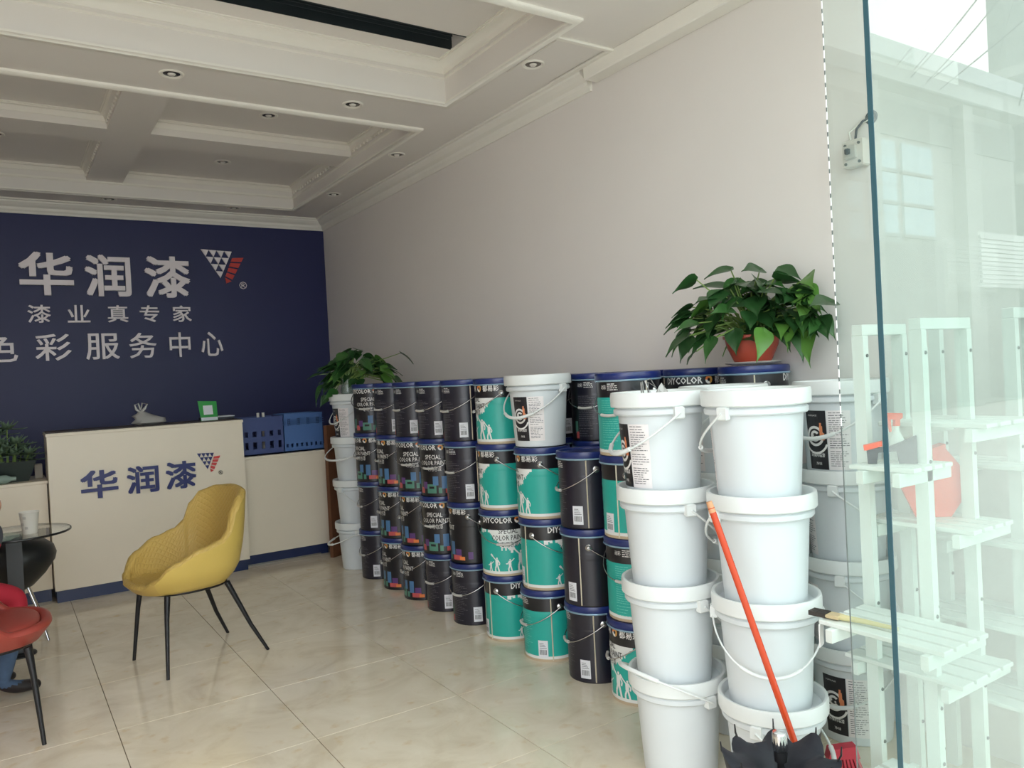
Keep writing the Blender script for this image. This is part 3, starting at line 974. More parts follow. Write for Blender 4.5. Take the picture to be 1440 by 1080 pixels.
def make_pail(design):
    t = bpy.data.objects.new('proto', None)
    COL.objects.link(t)
    grid_body(design).build('body', BLACK_SLOTS if design == 'black' else TEAL_SLOTS, t, 40)
    # lid: rim, ring clamp and recessed top
    lid = MB().lathe([(PR-.006, PH-.034), (PR+.002, PH-.034), (PR+.005, PH-.028), (PR+.006, PH-.012), (PR+.003, PH-.002), (PR-.004, PH),
                      (PR-.010, PH-.003), (PR-.013, PH-.012), (0.0, PH-.012)], 44).build('lid', LIDN, t, 45)
    MB().lathe([(PR-.004, PH-.040), (PR+.0065, PH-.040), (PR+.009, PH-.036), (PR+.0065, PH-.032), (PR-.004, PH-.032)], 44).build('lid_ring', RINGB, lid, 45)
    r = PR-.0012
    le = MB()
    text_cyl(le, 'DIYCOLOR', 0, 76, PH*.803, .034, r, .025)
    le.build('brand_lettering', LETW, t)
    le = MB()
    text_cyl(le, '都易彩', 100, 140, PH*.80, .036, r, .012)
    le.build('header_characters', LETW, t)
    le = MB()
    body_m = 0 if design == 'black' else 1
    text_cyl(le, 'SPECIAL', 43, 88, PH*.645, .029, r, .01, body_m)
    text_cyl(le, 'COLOR PAINT', 26, 104, PH*.545, .029, r, .01, body_m)
    text_cyl(le, '专用色漆', 48, 88, PH*.44, .031, r, .0, body_m)
    le.build('product_lettering', [LETW, LETK], t)['kind'] = 'stuff'
    em = MB()
    for k in range(10):
        a0, a1 = 2*PI*k/10, 2*PI*(k+1)/10
        vv = []
        for (a, q) in ((a0, .020), (a1, .020), (a1, .008), (a0, .008)):
            tt = math.radians(88)+math.cos(a)*q*.9/r
            vv.append((r*math.cos(tt), r*math.sin(tt), PH*.85+math.sin(a)*q))
        em.add(vv, [(0, 1, 2, 3)], 0 if k in (0, 1, 9, 8) else (1 if k < 5 else 2))
    em.build('emblem', [GOLD, ORANB, LETW], t)
    fp = MB()
    rr = random.Random(21)
    text_cyl(fp, '动彩', 216, 229, PH*.80, .020, r, .0, 0)
    lines_cyl(fp, 232, 258, PH*.86, PH*.79, 4, lambda z: r, 0, .0035, rr)
    lines_cyl(fp, 215, 264, PH*.66, PH*.22, 17, lambda z: r, 1, .0028, rr)
    lines_cyl(fp, 215, 250, PH*.18, PH*.07, 4, lambda z: r, 1, .0028, rr)
    fp.build('fine_print', [LETW, GREYP if design == 'black' else mat('pale_teal_fine_print', (110, 200, 190), .5)], t)['kind'] = 'stuff'
    st = MB()
    patch_cyl(st, 275, 296, PH*.06, PH*.30, r+.0002, None, 0)
    for k in range(9):
        a = 278+k*1.7
        patch_cyl(st, a, a+(.6 if k % 2 else 1.0), PH*.10, PH*.17, r+.0006, None, 1)
    for k in range(4):
        patch_cyl(st, 278, 293-k*2, PH*(.19+.022*k), PH*(.197+.022*k), r+.0006, None, 2)
    st.build('barcode_sticker', [STICK, LETK, GREYP], t)
    sm = MB()
    a = math.radians(306)
    for (z0, z1) in ((.006, PH-.04),):
        sm.tube([((r-.001)*math.cos(a), (r-.001)*math.sin(a), z0), ((r-.001)*math.cos(a), (r-.001)*math.sin(a), z1)], .0034, 6)
    sm.build('seam', SEAM, t)
    if design == 'teal':
        for (fa, fs_, fp_) in ((36, .085, 0), (20, .06, 1), (66, .075, 1), (92, .12, 0), (112, .09, 0)):
            fg = MB(); figure(fg, fa, PH*.06, fs_, r, fp_)
            fg.build('painter_figure', WHITEP, t)
    for e in (325, 145):
        a = math.radians(e)
        o = MB().lathe([(.016, 0), (.016, .004), (.010, .007), (.006, .012), (0, .012)], 16).build('ear', STEEL, t, 40)
        o.matrix_local = Matrix.Translation((r*math.cos(a), r*math.sin(a), PH*.77)) @ Matrix.Rotation(a, 4, 'Z') @ Matrix.Rotation(PI/2, 4, 'Y')
    def bail(side):
        c = math.radians(55 if side == 0 else 235)
        pts = []
        for k in range(25):
            ph = -PI/2+PI*k/24
            pts.append(((PR+.012)*math.cos(c+ph), (PR+.012)*math.sin(c+ph), PH*.77-.105*math.cos(ph)))
        o = MB().tube(pts, .0024, 6).build('handle', STEEL, None, 60)
        MB().tube(pts[10:15], .0075, 8).build('grip', GRIP, o, 60)
        return o
    return t, [bail(0), bail(1)]
PROTO = {d: make_pail(d) for d in ('black', 'teal')}

def put_pail(design, x, y, z, v0, side, label, group, scale=1.0):
    p, bails = PROTO[design]
    a = math.atan2(-y, -x)+math.radians(v0)
    t = thing('paint_pail', label, 'paint pail', (x, y, z), a, group)
    copy_parts(p, t)
    copy_obj(bails[side], t)
    if scale != 1.0: t.scale = (scale, scale, 1.0)
    return t

ORD = ['first', 'second', 'third', 'fourth', 'fifth', 'sixth', 'seventh', 'eighth', 'ninth']
LEV = {4: ['bottom', 'second from floor', 'third from floor', 'top'], 3: ['bottom', 'middle', 'top']}
PX1, S1 = 2.41, 0.371
# front row, from the far white buckets towards the viewer: y, design, view angle of the print, bottom to top
ROW = [
    (5.65, 'black', [62, 59, -116, -78]),
    (5.25, 'black', [-139, -132, -129, 75]),
    (4.905, 'black', [-133, -143, -85, 69]),
    (4.56, 'black', [73, -91, -90, 71]),
    (4.20, 'black', [78, -155, 74, 68]),
    (3.81, 'teal', [3, -60, -158, -141]),
    (3.41, 'teal', [57, 1, -150]),
    (3.03, 'black', [50, 30, 52]),
    (2.70, 'teal', [-141, 100, 23, 88]),
]
for k, (y, d, angs) in enumerate(ROW):
    for l, v0 in enumerate(angs):
        # the handle hangs on whichever side faces the viewer
        side = 0 if math.cos(math.radians(55+v0)) > math.cos(math.radians(235+v0)) else 1
        dd = d
        what = 'black multicolour' if d == 'black' else 'teal and white'
        if k == 7: what = 'plain navy-black'
        lab = '%s paint pail, %s in %s stack from far white buckets' % (what, LEV[len(angs)][l], ORD[k])
        jx = 0.004*math.sin(k*3+l*2)
        put_pail(dd, PX1+jx, y+0.003*math.cos(k+l*3), l*S1, v0, side, lab, 'paint pails in the front row')
# second row against the wall
ROW2 = [(2.83, 2.335, 'teal', 55, 1.035), (2.81, 2.67, 'black', -62, 1.0), (2.81, 3.03, 'teal', 100, 1.0), (2.81, 3.42, 'black', 100, 1.0), (2.81, 3.80, 'black', 100, 1.0), (2.81, 4.19, 'black', 95, 1.0)]
WHERE = ['under the big potted plant', 'second from the big potted plant', 'third from the big potted plant', 'fourth from the big potted plant', 'fifth from the big potted plant', 'sixth from the big potted plant']
for k, (x, y, d, v0, sc) in enumerate(ROW2):
    for l in range(4):
        side = 0 if math.cos(math.radians(55+v0)) > 0 else 1
        lab = 'paint pail in the wall row %s, %s' % (WHERE[k], ['at the bottom', 'second from floor', 'third from floor', 'topmost'][l])
        put_pail(d, x, y, l*S1, v0+(l*7 if l < 3 else 0), side, lab, 'paint pails in the wall row', sc)
for d in PROTO:
    p, bails = PROTO[d]
    for b in bails:
        for c in list(b.children): bpy.data.objects.remove(c)
        bpy.data.objects.remove(b)
    def kill(o):
        for c in list(o.children): kill(c)
        bpy.data.objects.remove(o)
    kill(p)

# ================================================================== WHITE BUCKETS
BH, BS = 0.378, 0.344
RT, RB_ = 0.153, 0.134
def brad(z): return RB_+.0013+(RT-RB_-.002)*(z-.02)/(BH-.12)
def bucket_mesh_body():
    return MB().lathe([(RB_-.006, 0), (RB_, .004), (RB_+.001, .02), (RT-.001, BH-.10), (RT, BH-.085),
                       (.166, BH-.083), (.170, BH-.078), (.170, BH-.064), (.166, BH-.060), (.162, BH-.056), (.162, BH-.03)], 48)
def make_bucket():
    t = bpy.data.objects.new('proto', None); COL.objects.link(t)
    bucket_mesh_body().build('body', BUCKET, t, 35)
    MB().lathe([(.164, BH-.052), (.176, BH-.054), (.180, BH-.050), (.1805, BH-.012), (.178, BH-.001), (.174, BH), (.168, BH-.002), (.162, BH-.012), (.158, BH-.034), (0, BH-.034)], 48).build('lid', BUCKLID, t, 35)
    for s in (0, 1):
        a = s*PI
        o = MB().box(-.012, .012, -.018, .018, -.022, .022, bev=.004).build('ear', BUCKLID, t)
        o.matrix_local = Matrix.Translation((.174*math.cos(a), .174*math.sin(a), BH-.075)) @ Matrix.Rotation(a, 4, 'Z')
    return t
BP = make_bucket()
def make_label():
    # black panel with ring emblem and orange figure, pale text panel to its right; panel centred at +90 deg
    R = lambda z: brad(z)+.0008
    mb = MB()
    z0, z1 = .035, .265
    patch_cyl(mb, 72, 108, z0, z1, R(z0), R(z1), 0)
    patch_cyl(mb, 109, 142, z0, z1, R(z0), R(z1), 1)
    R2 = lambda z: brad(z)+.0016
    def ring(cth, cz, q0, q1, m, k0=0, k1=20, sx=1.0):
        for k in range(k0, k1):
            a0, a1 = 2*PI*k/20, 2*PI*(k+1)/20
            vv = []
            for (a, q) in ((a0, q1), (a1, q1), (a1, q0), (a0, q0)):
                z = cz+math.sin(a)*q
                tt = math.radians(cth)+math.cos(a)*q*sx/R2(z)
                vv.append((R2(z)*math.cos(tt), R2(z)*math.sin(tt), z))
            mb.add(vv, [(0, 1, 2, 3)] if q0 > 1e-6 else [(0, 1, 2)], m)
    ring(88, .165, .030, .040, 2)
    ring(88, .165, .012, .022, 2, 2, 18)
    ring(84, .168, .0, .005, 2); ring(91, .162, .0, .004, 2)
    ring(88, .150, .048, .056, 2, 11, 19)
    patch_cyl(mb, 97, 102, .165, .205, R2(.165)+.0004, R2(.205)+.0004, 3)
    patch_cyl(mb, 98, 104.5, .15, .178, R2(.15)+.0004, R2(.178)+.0004, 3)
    patch_cyl(mb, 97.5, 100.5, .205, .217, R2(.205)+.0004, R2(.217)+.0004, 3)
    text_cyl(mb, 'POPULACE', 78, 94, .243, .006, R2(.246), 0, 2)
    text_cyl(mb, '环保内墙漆', 77, 103, .083, .016, R2(.088), .01, 2)
    text_cyl(mb, '净味', 86, 97, .052, .012, R2(.056), 0, 2)
    rr = random.Random(9)
    for (a, b, n) in ((.255, .235, 3), (.225, .17, 8), (.155, .12, 5), (.105, .05, 8)):
        lines_cyl(mb, 112, 140, a, b, n, R2, 4, .0026, rr)
    return mb.build('printed_label', [PANELK, LABELW, LETW, ORFIG, GREYP])
BL = make_label()
def make_sticker():
    R = lambda z: brad(z)+.0008
    mb = MB()
    patch_cyl(mb, -20, 4, .03, .255, R(.03), R(.255), 0)
    text_cyl(mb, 'D', -14, -4, .205, .03, R(.22)+.0008, .06, 1)
    lines_cyl(mb, -16, 0, .195, .175, 3, lambda z: R(z)+.0008, 2, .005)
    lines_cyl(mb, -17, 2, .13, .05, 9, lambda z: R(z)+.0008, 2, .0026)
    patch_cyl(mb, 8, 26, .03, .255, R(.03), R(.255), 3)
    return mb.build('paper_sticker', [LABELW, mat('maroon_print', (120, 84, 92), .5), GREYP, PANELK])
BST = make_sticker()
def bucket_bail(drop, rad=.187, wire=False, bow=0.0):
    # ears on the local X axis, handle swings towards +Y
    pts = []
    for k in range(29):
        ph = -PI/2+PI*k/28
        cc = math.cos(ph)
        pts.append(((rad+bow*cc)*math.sin(ph), (rad+bow*cc)*cc, BH-.075-drop*cc))
    r = .0032 if wire else [.0042]*29
    o = MB().tube(pts, r, 7).build('handle', BUCKLID, None, 60)
    MB().tube(pts[9:20], .0085 if not wire else .006, 8).build('grip', BUCKLID, o, 60)
    return o
BAILS = {'down': bucket_bail(.145), 'up': bucket_bail(-.11, .19, False, .02), 'wire': bucket_bail(.16, .178, True), 'out': bucket_bail(.10, .19, False, .05)}
def put_bucket(x, y, z, v, bail, label, group, panel=True, sticker=False):
    """v: view angle (degrees, + = right) towards which the handle and the printed label lie"""
    a = math.atan2(-y, -x)+math.radians(v)-PI/2
    t = thing('white_bucket', label, 'bucket', (x, y, z), a, group)
    copy_parts(BP, t)
    copy_obj(BAILS[bail], t)
    if panel:
        c = copy_obj(BL, t)
        if panel == 'back': c.rotation_euler = (0, 0, PI)
    if sticker:
        c = copy_obj(BST, t); c.rotation_euler = (0, 0, math.radians(60))
    return t
AX, AY, BX, BY, CX, CY, DX, DY = 2.052, 2.125, 2.140, 1.760, 2.80, 1.885, 2.505, 2.23
GRP = 'white plastic buckets'
st4 = [0, BS, 2*BS, 3*BS]
put_bucket(AX+.012, AY, st4[0], -50, 'up', 'white bucket at the bottom of the nearest left stack, handle raised', GRP, 'back')
put_bucket(AX+.004, AY+.002, st4[1], 128, 'down', 'white bucket second from floor in the nearest left stack', GRP)
put_bucket(AX, AY, st4[2], 118, 'down', 'white bucket third from floor in the nearest left stack', GRP)
put_bucket(AX-.006, AY+.003, st4[3], -68, 'down', 'topmost white bucket of the nearest left stack, wire clip on lid', GRP)
put_bucket(BX+.010, BY, st4[0], 72, 'down', 'bottom white bucket of the middle stack behind the black umbrella', GRP, True, True)
put_bucket(BX+.004, BY+.003, st4[1], 2, 'wire', 'white bucket second from floor in middle stack with thin drooping handle', GRP, 'back')
put_bucket(BX, BY, st4[2], -150, 'down', 'white bucket third from floor in the middle stack beside broom handle', GRP)
put_bucket(BX-.003, BY+.003, st4[3], -125, 'down', 'topmost white bucket of the middle stack, plain side facing out', GRP)
put_bucket(CX, CY, st4[0], -30, 'down', 'bottom white bucket of the wall stack with black label, partly behind glass', GRP)
put_bucket(CX, CY+.004, st4[1], 80, 'wire', 'white bucket second from floor in the wall stack behind the brush', GRP, 'back')
put_bucket(CX+.003, CY, st4[2], 75, 'down', 'white bucket third from floor in the wall stack behind the glass edge', GRP, 'back')
put_bucket(CX-.004, CY, st4[3], -40, 'down', 'topmost white bucket of the wall stack with black face label', GRP)
for l in range(4):
    put_bucket(DX, DY, st4[l], -115+l*9, 'down', 'white bucket in the stack hidden between front stacks, %s' % ['bottom', 'second from floor', 'third from floor', 'top'][l], GRP)
K0X, K0Y = 2.395, 6.045
put_bucket(K0X, K0Y, st4[0], -92, 'out', 'far white bucket at the bottom of the stack beneath the small plant', GRP, 'back')
put_bucket(K0X, K0Y, st4[1], 48, 'wire', 'far white bucket second from floor with black label facing right', GRP)
put_bucket(K0X, K0Y, st4[2], -45, 'out', 'far white bucket third from floor beneath the small plant', GRP, 'back')
put_bucket(K0X, K0Y, st4[3], -62, 'wire', 'topmost far white bucket carrying the small plant', GRP)
put_bucket(PX1, 3.42, 3*S1, -42, 'down', 'single white bucket standing on top of the teal paint pails', GRP)
for o in [BL, BST] + list(BAILS.values()):
    for c in list(o.children): bpy.data.objects.remove(c)
    bpy.data.objects.remove(o)
for c in list(BP.children): bpy.data.objects.remove(c)
bpy.data.objects.remove(BP)

# scraps on the nearest lid
zl = 3*BS+BH
wc = thing('wire_clip', 'bent silver wire clip lying on the nearest left lid', 'clip', (AX-.10, AY-.04, zl-.034))
MB().tube([(-.03, 0, .002), (-.028, .004, .07), (-.02, .006, .072), (-.018, 0, .0025)], .0028, 6).build('wire_loop', STEEL, wc, 60)
MB().tube([(.0, 0, .003), (.012, .01, .07), (.03, -.01, .05), (.028, .012, .08), (.0, .014, .075), (.02, -.002, .003)], .0026, 6).build('wire_bend', STEEL, wc, 60)
sc = thing('plastic_scrap', 'crumpled clear plastic scrap beside the wire clip on lid', 'wrapper', (AX-.055, AY-.06, zl-.034))
v, f = [], []
rnd = random.Random(12)
for j in range(5):
    for i in range(6):
        v.append((i*.014-.035, j*.011-.02, .004+abs(rnd.gauss(0, .018))+.03*math.exp(-((i-2.5)**2+(j-2)**2)/3)))
for j in range(4):
    for i in range(5):
        f.append((j*6+i, j*6+i+1, (j+1)*6+i+1, (j+1)*6+i))
MB().add(v, f).build('film', BAGP, sc)

# ================================================================== CHAIRS
def interp(tab, x):
    for (a, b), (c, d) in zip(tab[:-1], tab[1:]):
        if a <= x <= c:
            t = (x-a)/(c-a)
            t = t*t*(3-2*t)
            return b+(d-b)*t
    return tab[-1][1]
RIM = [(0, .485), (30, .488), (44, .52), (60, .60), (82, .66), (104, .688), (113, .72), (122, .84), (132, .90), (150, .928), (180, .94)]
RIM_LOW = [(0, .51), (62, .51), (95, .66), (112, .70), (122, .84), (132, .90), (150, .928), (180, .94)]
def tub_shell(rim):
    """chair faces local +X; returns outer and inner surfaces sharing a rounded rim"""
    NA = 72
    outer, inner = MB(), MB()
    def plan(ph, z, out):
        # super-ellipse plan, widening upwards, back leaning
        a = math.radians(ph)
        c, s = math.cos(a), math.sin(a)
        t = max(0.0, (z-.43)/.5)
        ex = (.345 if rim is RIM else .30)+.02*t if c > 0 else .235+.085*t**.8
        ey = .272+.06*min(1, t*2.2)-.02*max(0, t-.5)
        e = 2.6
        rr = 1.0/((abs(c)**e+abs(s)**e)**(1/e))
        x, y = rr*c*ex, rr*s*ey
        k = 1.0 if out else (1-.048/max(.1, math.hypot(x, y)))
        return (x*k, y*k, z)
    # outer: 8 levels from base to rim
    NL = 9
    ov, iv, iu = [], [], []
    for i in range(NA):
        ph = 360*i/NA
        q = ph if ph <= 180 else 360-ph
        zr = interp(rim, q)
        base = .425
        for k in range(NL+1):
            t = k/NL
            z = base+(zr-.02-base)*t
            p = plan(ph, z, True)
            zf = min(1.0, (z-base)/.11)
            f_ = .80+.20*math.sin(zf*PI/2)
            p = (p[0]*f_, p[1]*f_, p[2])
            ov.append(p)
        # rounded rim over to the inside, then down to the seat
        zf = min(1.0, (zr-.02-base)/.11)
        f0 = .80+.20*math.sin(zf*PI/2)
        pr = plan(ph, zr-.02, True); pi_ = plan(ph, zr-.02, False)
        pr = (pr[0]*f0, pr[1]*f0, pr[2]); pi_ = (pi_[0]*f0, pi_[1]*f0, pi_[2])
        col = [pr]
        for k in range(1, 6):
            a = PI*k/6
            w = (1-math.cos(a))/2
            col.append((pr[0]+(pi_[0]-pr[0])*w, pr[1]+(pi_[1]-pr[1])*w, zr-.02+.022*math.sin(a)))
        seat_z = (.472 if rim is RIM else .512)+.008*math.cos(math.radians(ph))
        NI = 8
        for k in range(NI+1):
            t = k/NI
            z = (zr-.02)+(seat_z-(zr-.02))*t
            z = max(z, seat_z) if zr > seat_z+.03 else (zr-.02)+(seat_z-zr+.02)*t
            p = plan(ph, max(z, .45), False)
            f_ = f0*(1-.10*t**3)
            col.append((p[0]*f_, p[1]*f_, z))
        end = col[-1]
        for k in range(1, 6):
            t = k/6
            col.append((end[0]*(1-t), end[1]*(1-t), seat_z+((.470 if rim is RIM else .525)-seat_z)*t + (-.012 if rim is RIM else .004)*math.sin(PI*t)))
        col.append((0, 0, .466 if rim is RIM else .525))
        run = 0
        prev = None
        for p in col:
            if prev is not None: run += math.dist(p, prev)
            prev = p
            iv.append(p); iu.append((math.radians(ph)*.27, run))
    NO = NL+1
    of = []
    for i in range(NA):
        j = (i+1) % NA
        for k in range(NL):
            of.append((i*NO+k, j*NO+k, j*NO+k+1, i*NO+k+1))
    of.append(tuple(i*NO for i in range(NA-1, -1, -1)))
    outer.add(ov, of)
    for n_, fc in enumerate(of[:-1]):
        q = 360*(n_//NL)/NA
        if min(q, 360-q) < 41: outer.m[n_] = 1
    NI_ = len(iv)//NA
    inf = []
    for i in range(NA):
        j = (i+1) % NA
        for k in range(NI_-1):
            inf.append((i*NI_+k, j*NI_+k, j*NI_+k+1, i*NI_+k+1))
    inner.add(iv, inf)
    inner.uv = iu
    return outer, inner
def chair(label, loc, rz, m_out, m_in, rim=RIM):
    t = thing('tub_chair', label, 'chair', loc, rz)
    o, i = tub_shell(rim)
    o.build('shell', [m_out, m_in if rim is RIM else m_out], t, 60)
    i.build('quilted_lining', m_in, t, 75)
    fr = MB()
    loop = []
    for k in range(40):
        a = 2*PI*k/40
        c, s = math.cos(a), math.sin(a)
        rr = 1/((abs(c)**2.6+abs(s)**2.6)**(1/2.6))
        loop.append((rr*c*(.212 if c > 0 else .19), rr*s*.196, .418))
    fr.tube(loop, .010, 8, 0, True)
    fr.build('seat_frame', BLKM, t, 60)
    for (sx, sy) in ((1, 1), (1, -1), (-1, 1), (-1, -1)):
        if sx > 0:
            pts = [(.185, sy*.185, .42), (.20, sy*.20, .30), (.225, sy*.235, .0)]
        else:
            pts = [(-.15, sy*.17, .42), (-.20, sy*.19, .30), (-.255, sy*.22, .16), (-.335, sy*.25, .0)]
        n = len(pts)
        MB().tube(pts, [.0165-.0075*i/(n-1) for i in range(n)], 10).build('leg', BLKM, t, 60)
    return t
# legs of the yellow chair stand at (.53,4.89) (.65,4.39) (1.10,5.02) (1.22,4.51)
ang = math.atan2(-.125, -.57)
chair('mustard yellow quilted tub chair on the tiled floor before the counter', (.835, 4.70, 0), ang, YEL, YELQ)
chair('brick red tub chair at the left edge, nearest the viewer', (-.133, 4.212, 0), 0.0, REDL, REDL, RIM_LOW)
chair('brick red tub chair beyond the left edge under the seated person', (-.60, 4.68, 0), math.radians(25), REDL, REDQ)

# ================================================================== TABLE, STOOL, CUP
tb = thing('glass_table', 'round dark glass side table on a grey post at left', 'table', (.033, 5.457, 0))
MB().lathe([(.0, .708), (.293, .708), (.297, .712), (.297, .716), (.293, .720), (0, .720)], 64).build('glass_top', TGLASS, tb, 30)
MB().lathe([(.2975, .7075), (.30, .710), (.30, .718), (.2975, .7205)], 64, cap=False).build('glass_rim', mat('dark_glass_rim', (34, 34, 36), .25), tb, 60)
MB().box(-.04, .04, -.02, .02, .012, .7075, bev=.004).build('post', mat('dark_grey_post', (58, 60, 62), .4), tb)
MB().lathe([(.085, 0), (.085, .008), (.078, .012), (0, .012)], 40).build('foot', BLKM, tb, 30)
sl = thing('black_stool', 'black rounded shell stool on chrome legs under the glass table', 'stool', (.03, 5.82, 0))
MB().lathe([(.0, .30), (.05, .305), (.10, .33), (.17, .40), (.225, .48), (.235, .52), (.22, .57), (.17, .61), (.10, .635), (0, .645)], 40).build('shell', mat('black_shell', (26, 28, 30), .4), sl, 60)
for k in range(4):
    a = PI/4+k*PI/2
    MB().tube([(.09*math.cos(a), .09*math.sin(a), .33), (.17*math.cos(a), .17*math.sin(a), .15), (.22*math.cos(a), .22*math.sin(a), 0)], .008, 8).build('leg', CHROME, sl, 60)
cu = thing('paper_cup', 'white printed paper cup on the glass table', 'cup', (.116, 5.362, .7205))
cu.scale = (1.2, 1.2, 1.22)
MB().lathe([(.030, 0), (.031, .003), (.042, .098), (.0445, .101), (.042, .104), (.039, .098), (.028, .008), (0, .008)], 32).build('cup_wall', CUPW, cu, 40)
mb = MB()
for k in range(10):
    th = random.uniform(0, 360); z = random.uniform(.02, .075)
    rr = .031+.011*z/.098+.0015
    patch_cyl(mb, th, th+22, z, z+.012, rr, rr+.0014, 0)
mb.build('cup_print', mat('grey_cup_print', (188, 184, 176), .5), cu)

# ================================================================== PLANTS
def leaf_mesh(name, L, W, droop, m_):
    nu, nv = 9, 5
    v, f = [], []
    for i in range(nu+1):
        t = i/nu
        w = W*(math.sin(PI*min(1, t*1.02)**.62)*(1-t)**.35)*1.12
        for j in range(nv):
            s = (j/(nv-1)-.5)*2
            bx = t*L - (abs(s)**2)*.10*L*(1-t)
            v.append((bx, s*w/2, -droop*t*t*L+.12*W*abs(s)**1.5*(1-t*.5)))
    for i in range(nu):
        for j in range(nv-1):
            f.append((i*nv+j, i*nv+j+1, (i+1)*nv+j+1, (i+1)*nv+j))
    me = bpy.data.meshes.new(name)
    me.from_pydata(v, [], f)
    me.materials.append(m_)
    me.polygons.foreach_set('use_smooth', [True]*len(f))
    me.update()
    return me
LM = [leaf_mesh('leaf', .125, .088, .25, LEAF), leaf_mesh('leaf', .115, .08, .45, LEAF3), leaf_mesh('leaf', .12, .085, .6, LEAF2), leaf_mesh('leaf', .10, .072, .3, LEAF)]
def foliage(root, n, cx, cz, spread, height, base_z, seed, scale=1.0, low=0.0, ax=Vector((.836, -.549, 0)), specials=()):
    rn = random.Random(seed)
    st = MB()
    items = []
    for k in range(n):
        u = rn.uniform(-1, 1)
        dep = rn.uniform(-.55, .55)
        hmax = height*(1-.55*u*u)
        h = low+(hmax-low)*rn.random()**.75
        items.append((u*spread, dep*spread*.7, h, None))
    items += list(specials)
    for (u, d, h, mi) in items:
        fwd = Vector((ax.y*-1, ax.x, 0))   # away from the viewer
        p = ax*(u+cx) + fwd*d + Vector((0, 0, base_z+h))
        out = (ax*u*1.1 + fwd*(d*1.0-.06) + Vector((0, 0, rn.uniform(-.06, .05)))).normalized()
        yaw = math.atan2(out.y, out.x)+rn.uniform(-.5, .5)
        pitch = rn.uniform(-.1, .75)+(.25 if h < height*.25 else -.15)
        wx = root.location.x + p.x
        if wx > 2.87:      # leaves turn away from the wall
            p.x -= wx-2.87
            p.y -= (wx-2.87)*.8
            yaw = -PI*.5-rn.uniform(-.15, 1.6)
        L = LM[mi if mi is not None else rn.choice((0, 0, 0, 0, 1, 1, 3, 3, 2))]
        o = bpy.data.objects.new('leaf', L)
        COL.objects.link(o)
        o.parent = root
        sc_ = scale*rn.uniform(.8, 1.15)
        roll_ = rn.uniform(-.7, .7)
        o.matrix_local = Matrix.Translation(p) @ Matrix.Rotation(yaw, 4, 'Z') @ Matrix.Rotation(pitch, 4, 'Y') @ Matrix.Rotation(roll_, 4, 'X') @ Matrix.Scale(sc_, 4)
        a = Vector((rn.uniform(-.03, .03), rn.uniform(-.03, .03), base_z-.01))
        mid = a.lerp(p, .5)+Vector((0, 0, .05))
        st.tube([a, mid, p], [.004*scale, .0035*scale, .0025*scale], 5)
    st.build('stems', STEMG, root, 60)
pp = thing('potted_pothos', 'large leafy pothos in a terracotta pot on the wall-row paint pail', 'plant', (2.83, 2.335, 3*S1+PH+.0035))
MB().lathe([(.085, 0), (.118, .006), (.124, .012), (.12, .014), (.09, .010), (0, .010)], 40).build('saucer', mat('pale_saucer', (226, 220, 214), .5), pp, 40)
MB().lathe([(.075, .0101), (.082, .018), (.112, .085), (.118, .118), (.126, .120), (.127, .130), (.118, .132), (.112, .125), (.108, .112), (0, .112)], 40).build('pot', TERRA, pp, 35)
MB().lathe([(.107, .1125), (.06, .118), (0, .120)], 24).build('soil', SOIL, pp)
foliage(pp, 112, .0, 0, .28, .265, .12, 41, 1.1, .0, specials=[(-.30, -.05, .02, 0), (-.27, -.08, -.05, 3), (-.20, -.12, .0, 1), (.0, -.16, .02, 2), (-.13, -.14, .12, 1), (.24, -.05, .24, 2), (.22, -.05, .19, 2), (.33, -.02, .12, 0), (.27, -.04, .05, 0), (-.24, -.02, .27, 0), (-.08, 0, .31, 0), (.05, 0, .30, 0), (.14, 0, .29, 0), (-.05, -.13, .10, 0), (.06, -.14, .12, 0), (.12, -.12, .07, 3), (-.10, -.12, .16, 1), (.02, -.12, .19, 0), (.10, -.12, .18, 0), (-.16, -.1, .2, 0), (.17, -.12, .02, 1)])
vp = thing('vase_plant', 'small trailing green plant in a clear vase on the far white bucket', 'plant', (K0X-.02, K0Y, 3*BS+BH-.034))
MB().lathe([(.05, 0), (.055, .004), (.06, .06), (.05, .14), (.055, .16), (.051, .16), (.046, .14), (.054, .06), (.048, .008), (0, .008)], 28).build('vase', VGLASS, vp, 40)
MB().lathe([(.047, .009), (.053, .06), (.049, .10), (0, .10)], 24).build('water', mat('murky_water', (150, 158, 144), .2), vp, 40)
foliage(vp, 84, .08, 0, .22, .27, .12, 8, 1.2, -.02, specials=[(-.28, -.05, -.02, 1), (-.24, -.06, -.10, 3), (-.16, -.08, -.06, 1), (-.30, -.04, .08, 3), (.08, -.1, -.04, 0), (.36, 0, .22, 0), (.0, -.1, .02, 3), (.3, 0, .02, 0)])
# succulent in a long dark pot on the low counter
sp = thing('succulent_planter', 'grey-green succulent in a dark oblong planter on left counter', 'plant', (0.03, 6.93, .8935))
mb = MB()
mb.add([(-.22, -.08, 0), (.13, -.08, 0), (.13, .08, 0), (-.22, .08, 0), (-.26, -.11, .15), (.185, -.11, .15), (.185, .11, .15), (-.26, .11, .15),
        (-.25, -.10, .15), (.175, -.10, .15), (.175, .10, .15), (-.25, .10, .15), (-.25, -.10, .13), (.175, -.10, .13), (.175, .10, .13), (-.25, .10, .13)],
       [(3, 2, 1, 0), (0, 1, 5, 4), (1, 2, 6, 5), (2, 3, 7, 6), (3, 0, 4, 7), (4, 5, 9, 8), (5, 6, 10, 9), (6, 7, 11, 10), (7, 4, 8, 11), (8, 9, 13, 12), (9, 10, 14, 13), (10, 11, 15, 14), (11, 8, 12, 15), (12, 13, 14, 15)])
mb.build('planter', DKPOT, sp)
SM = leaf_mesh('succulent_leaf', .095, .05, -.25, SUCC)
rn = random.Random(33)
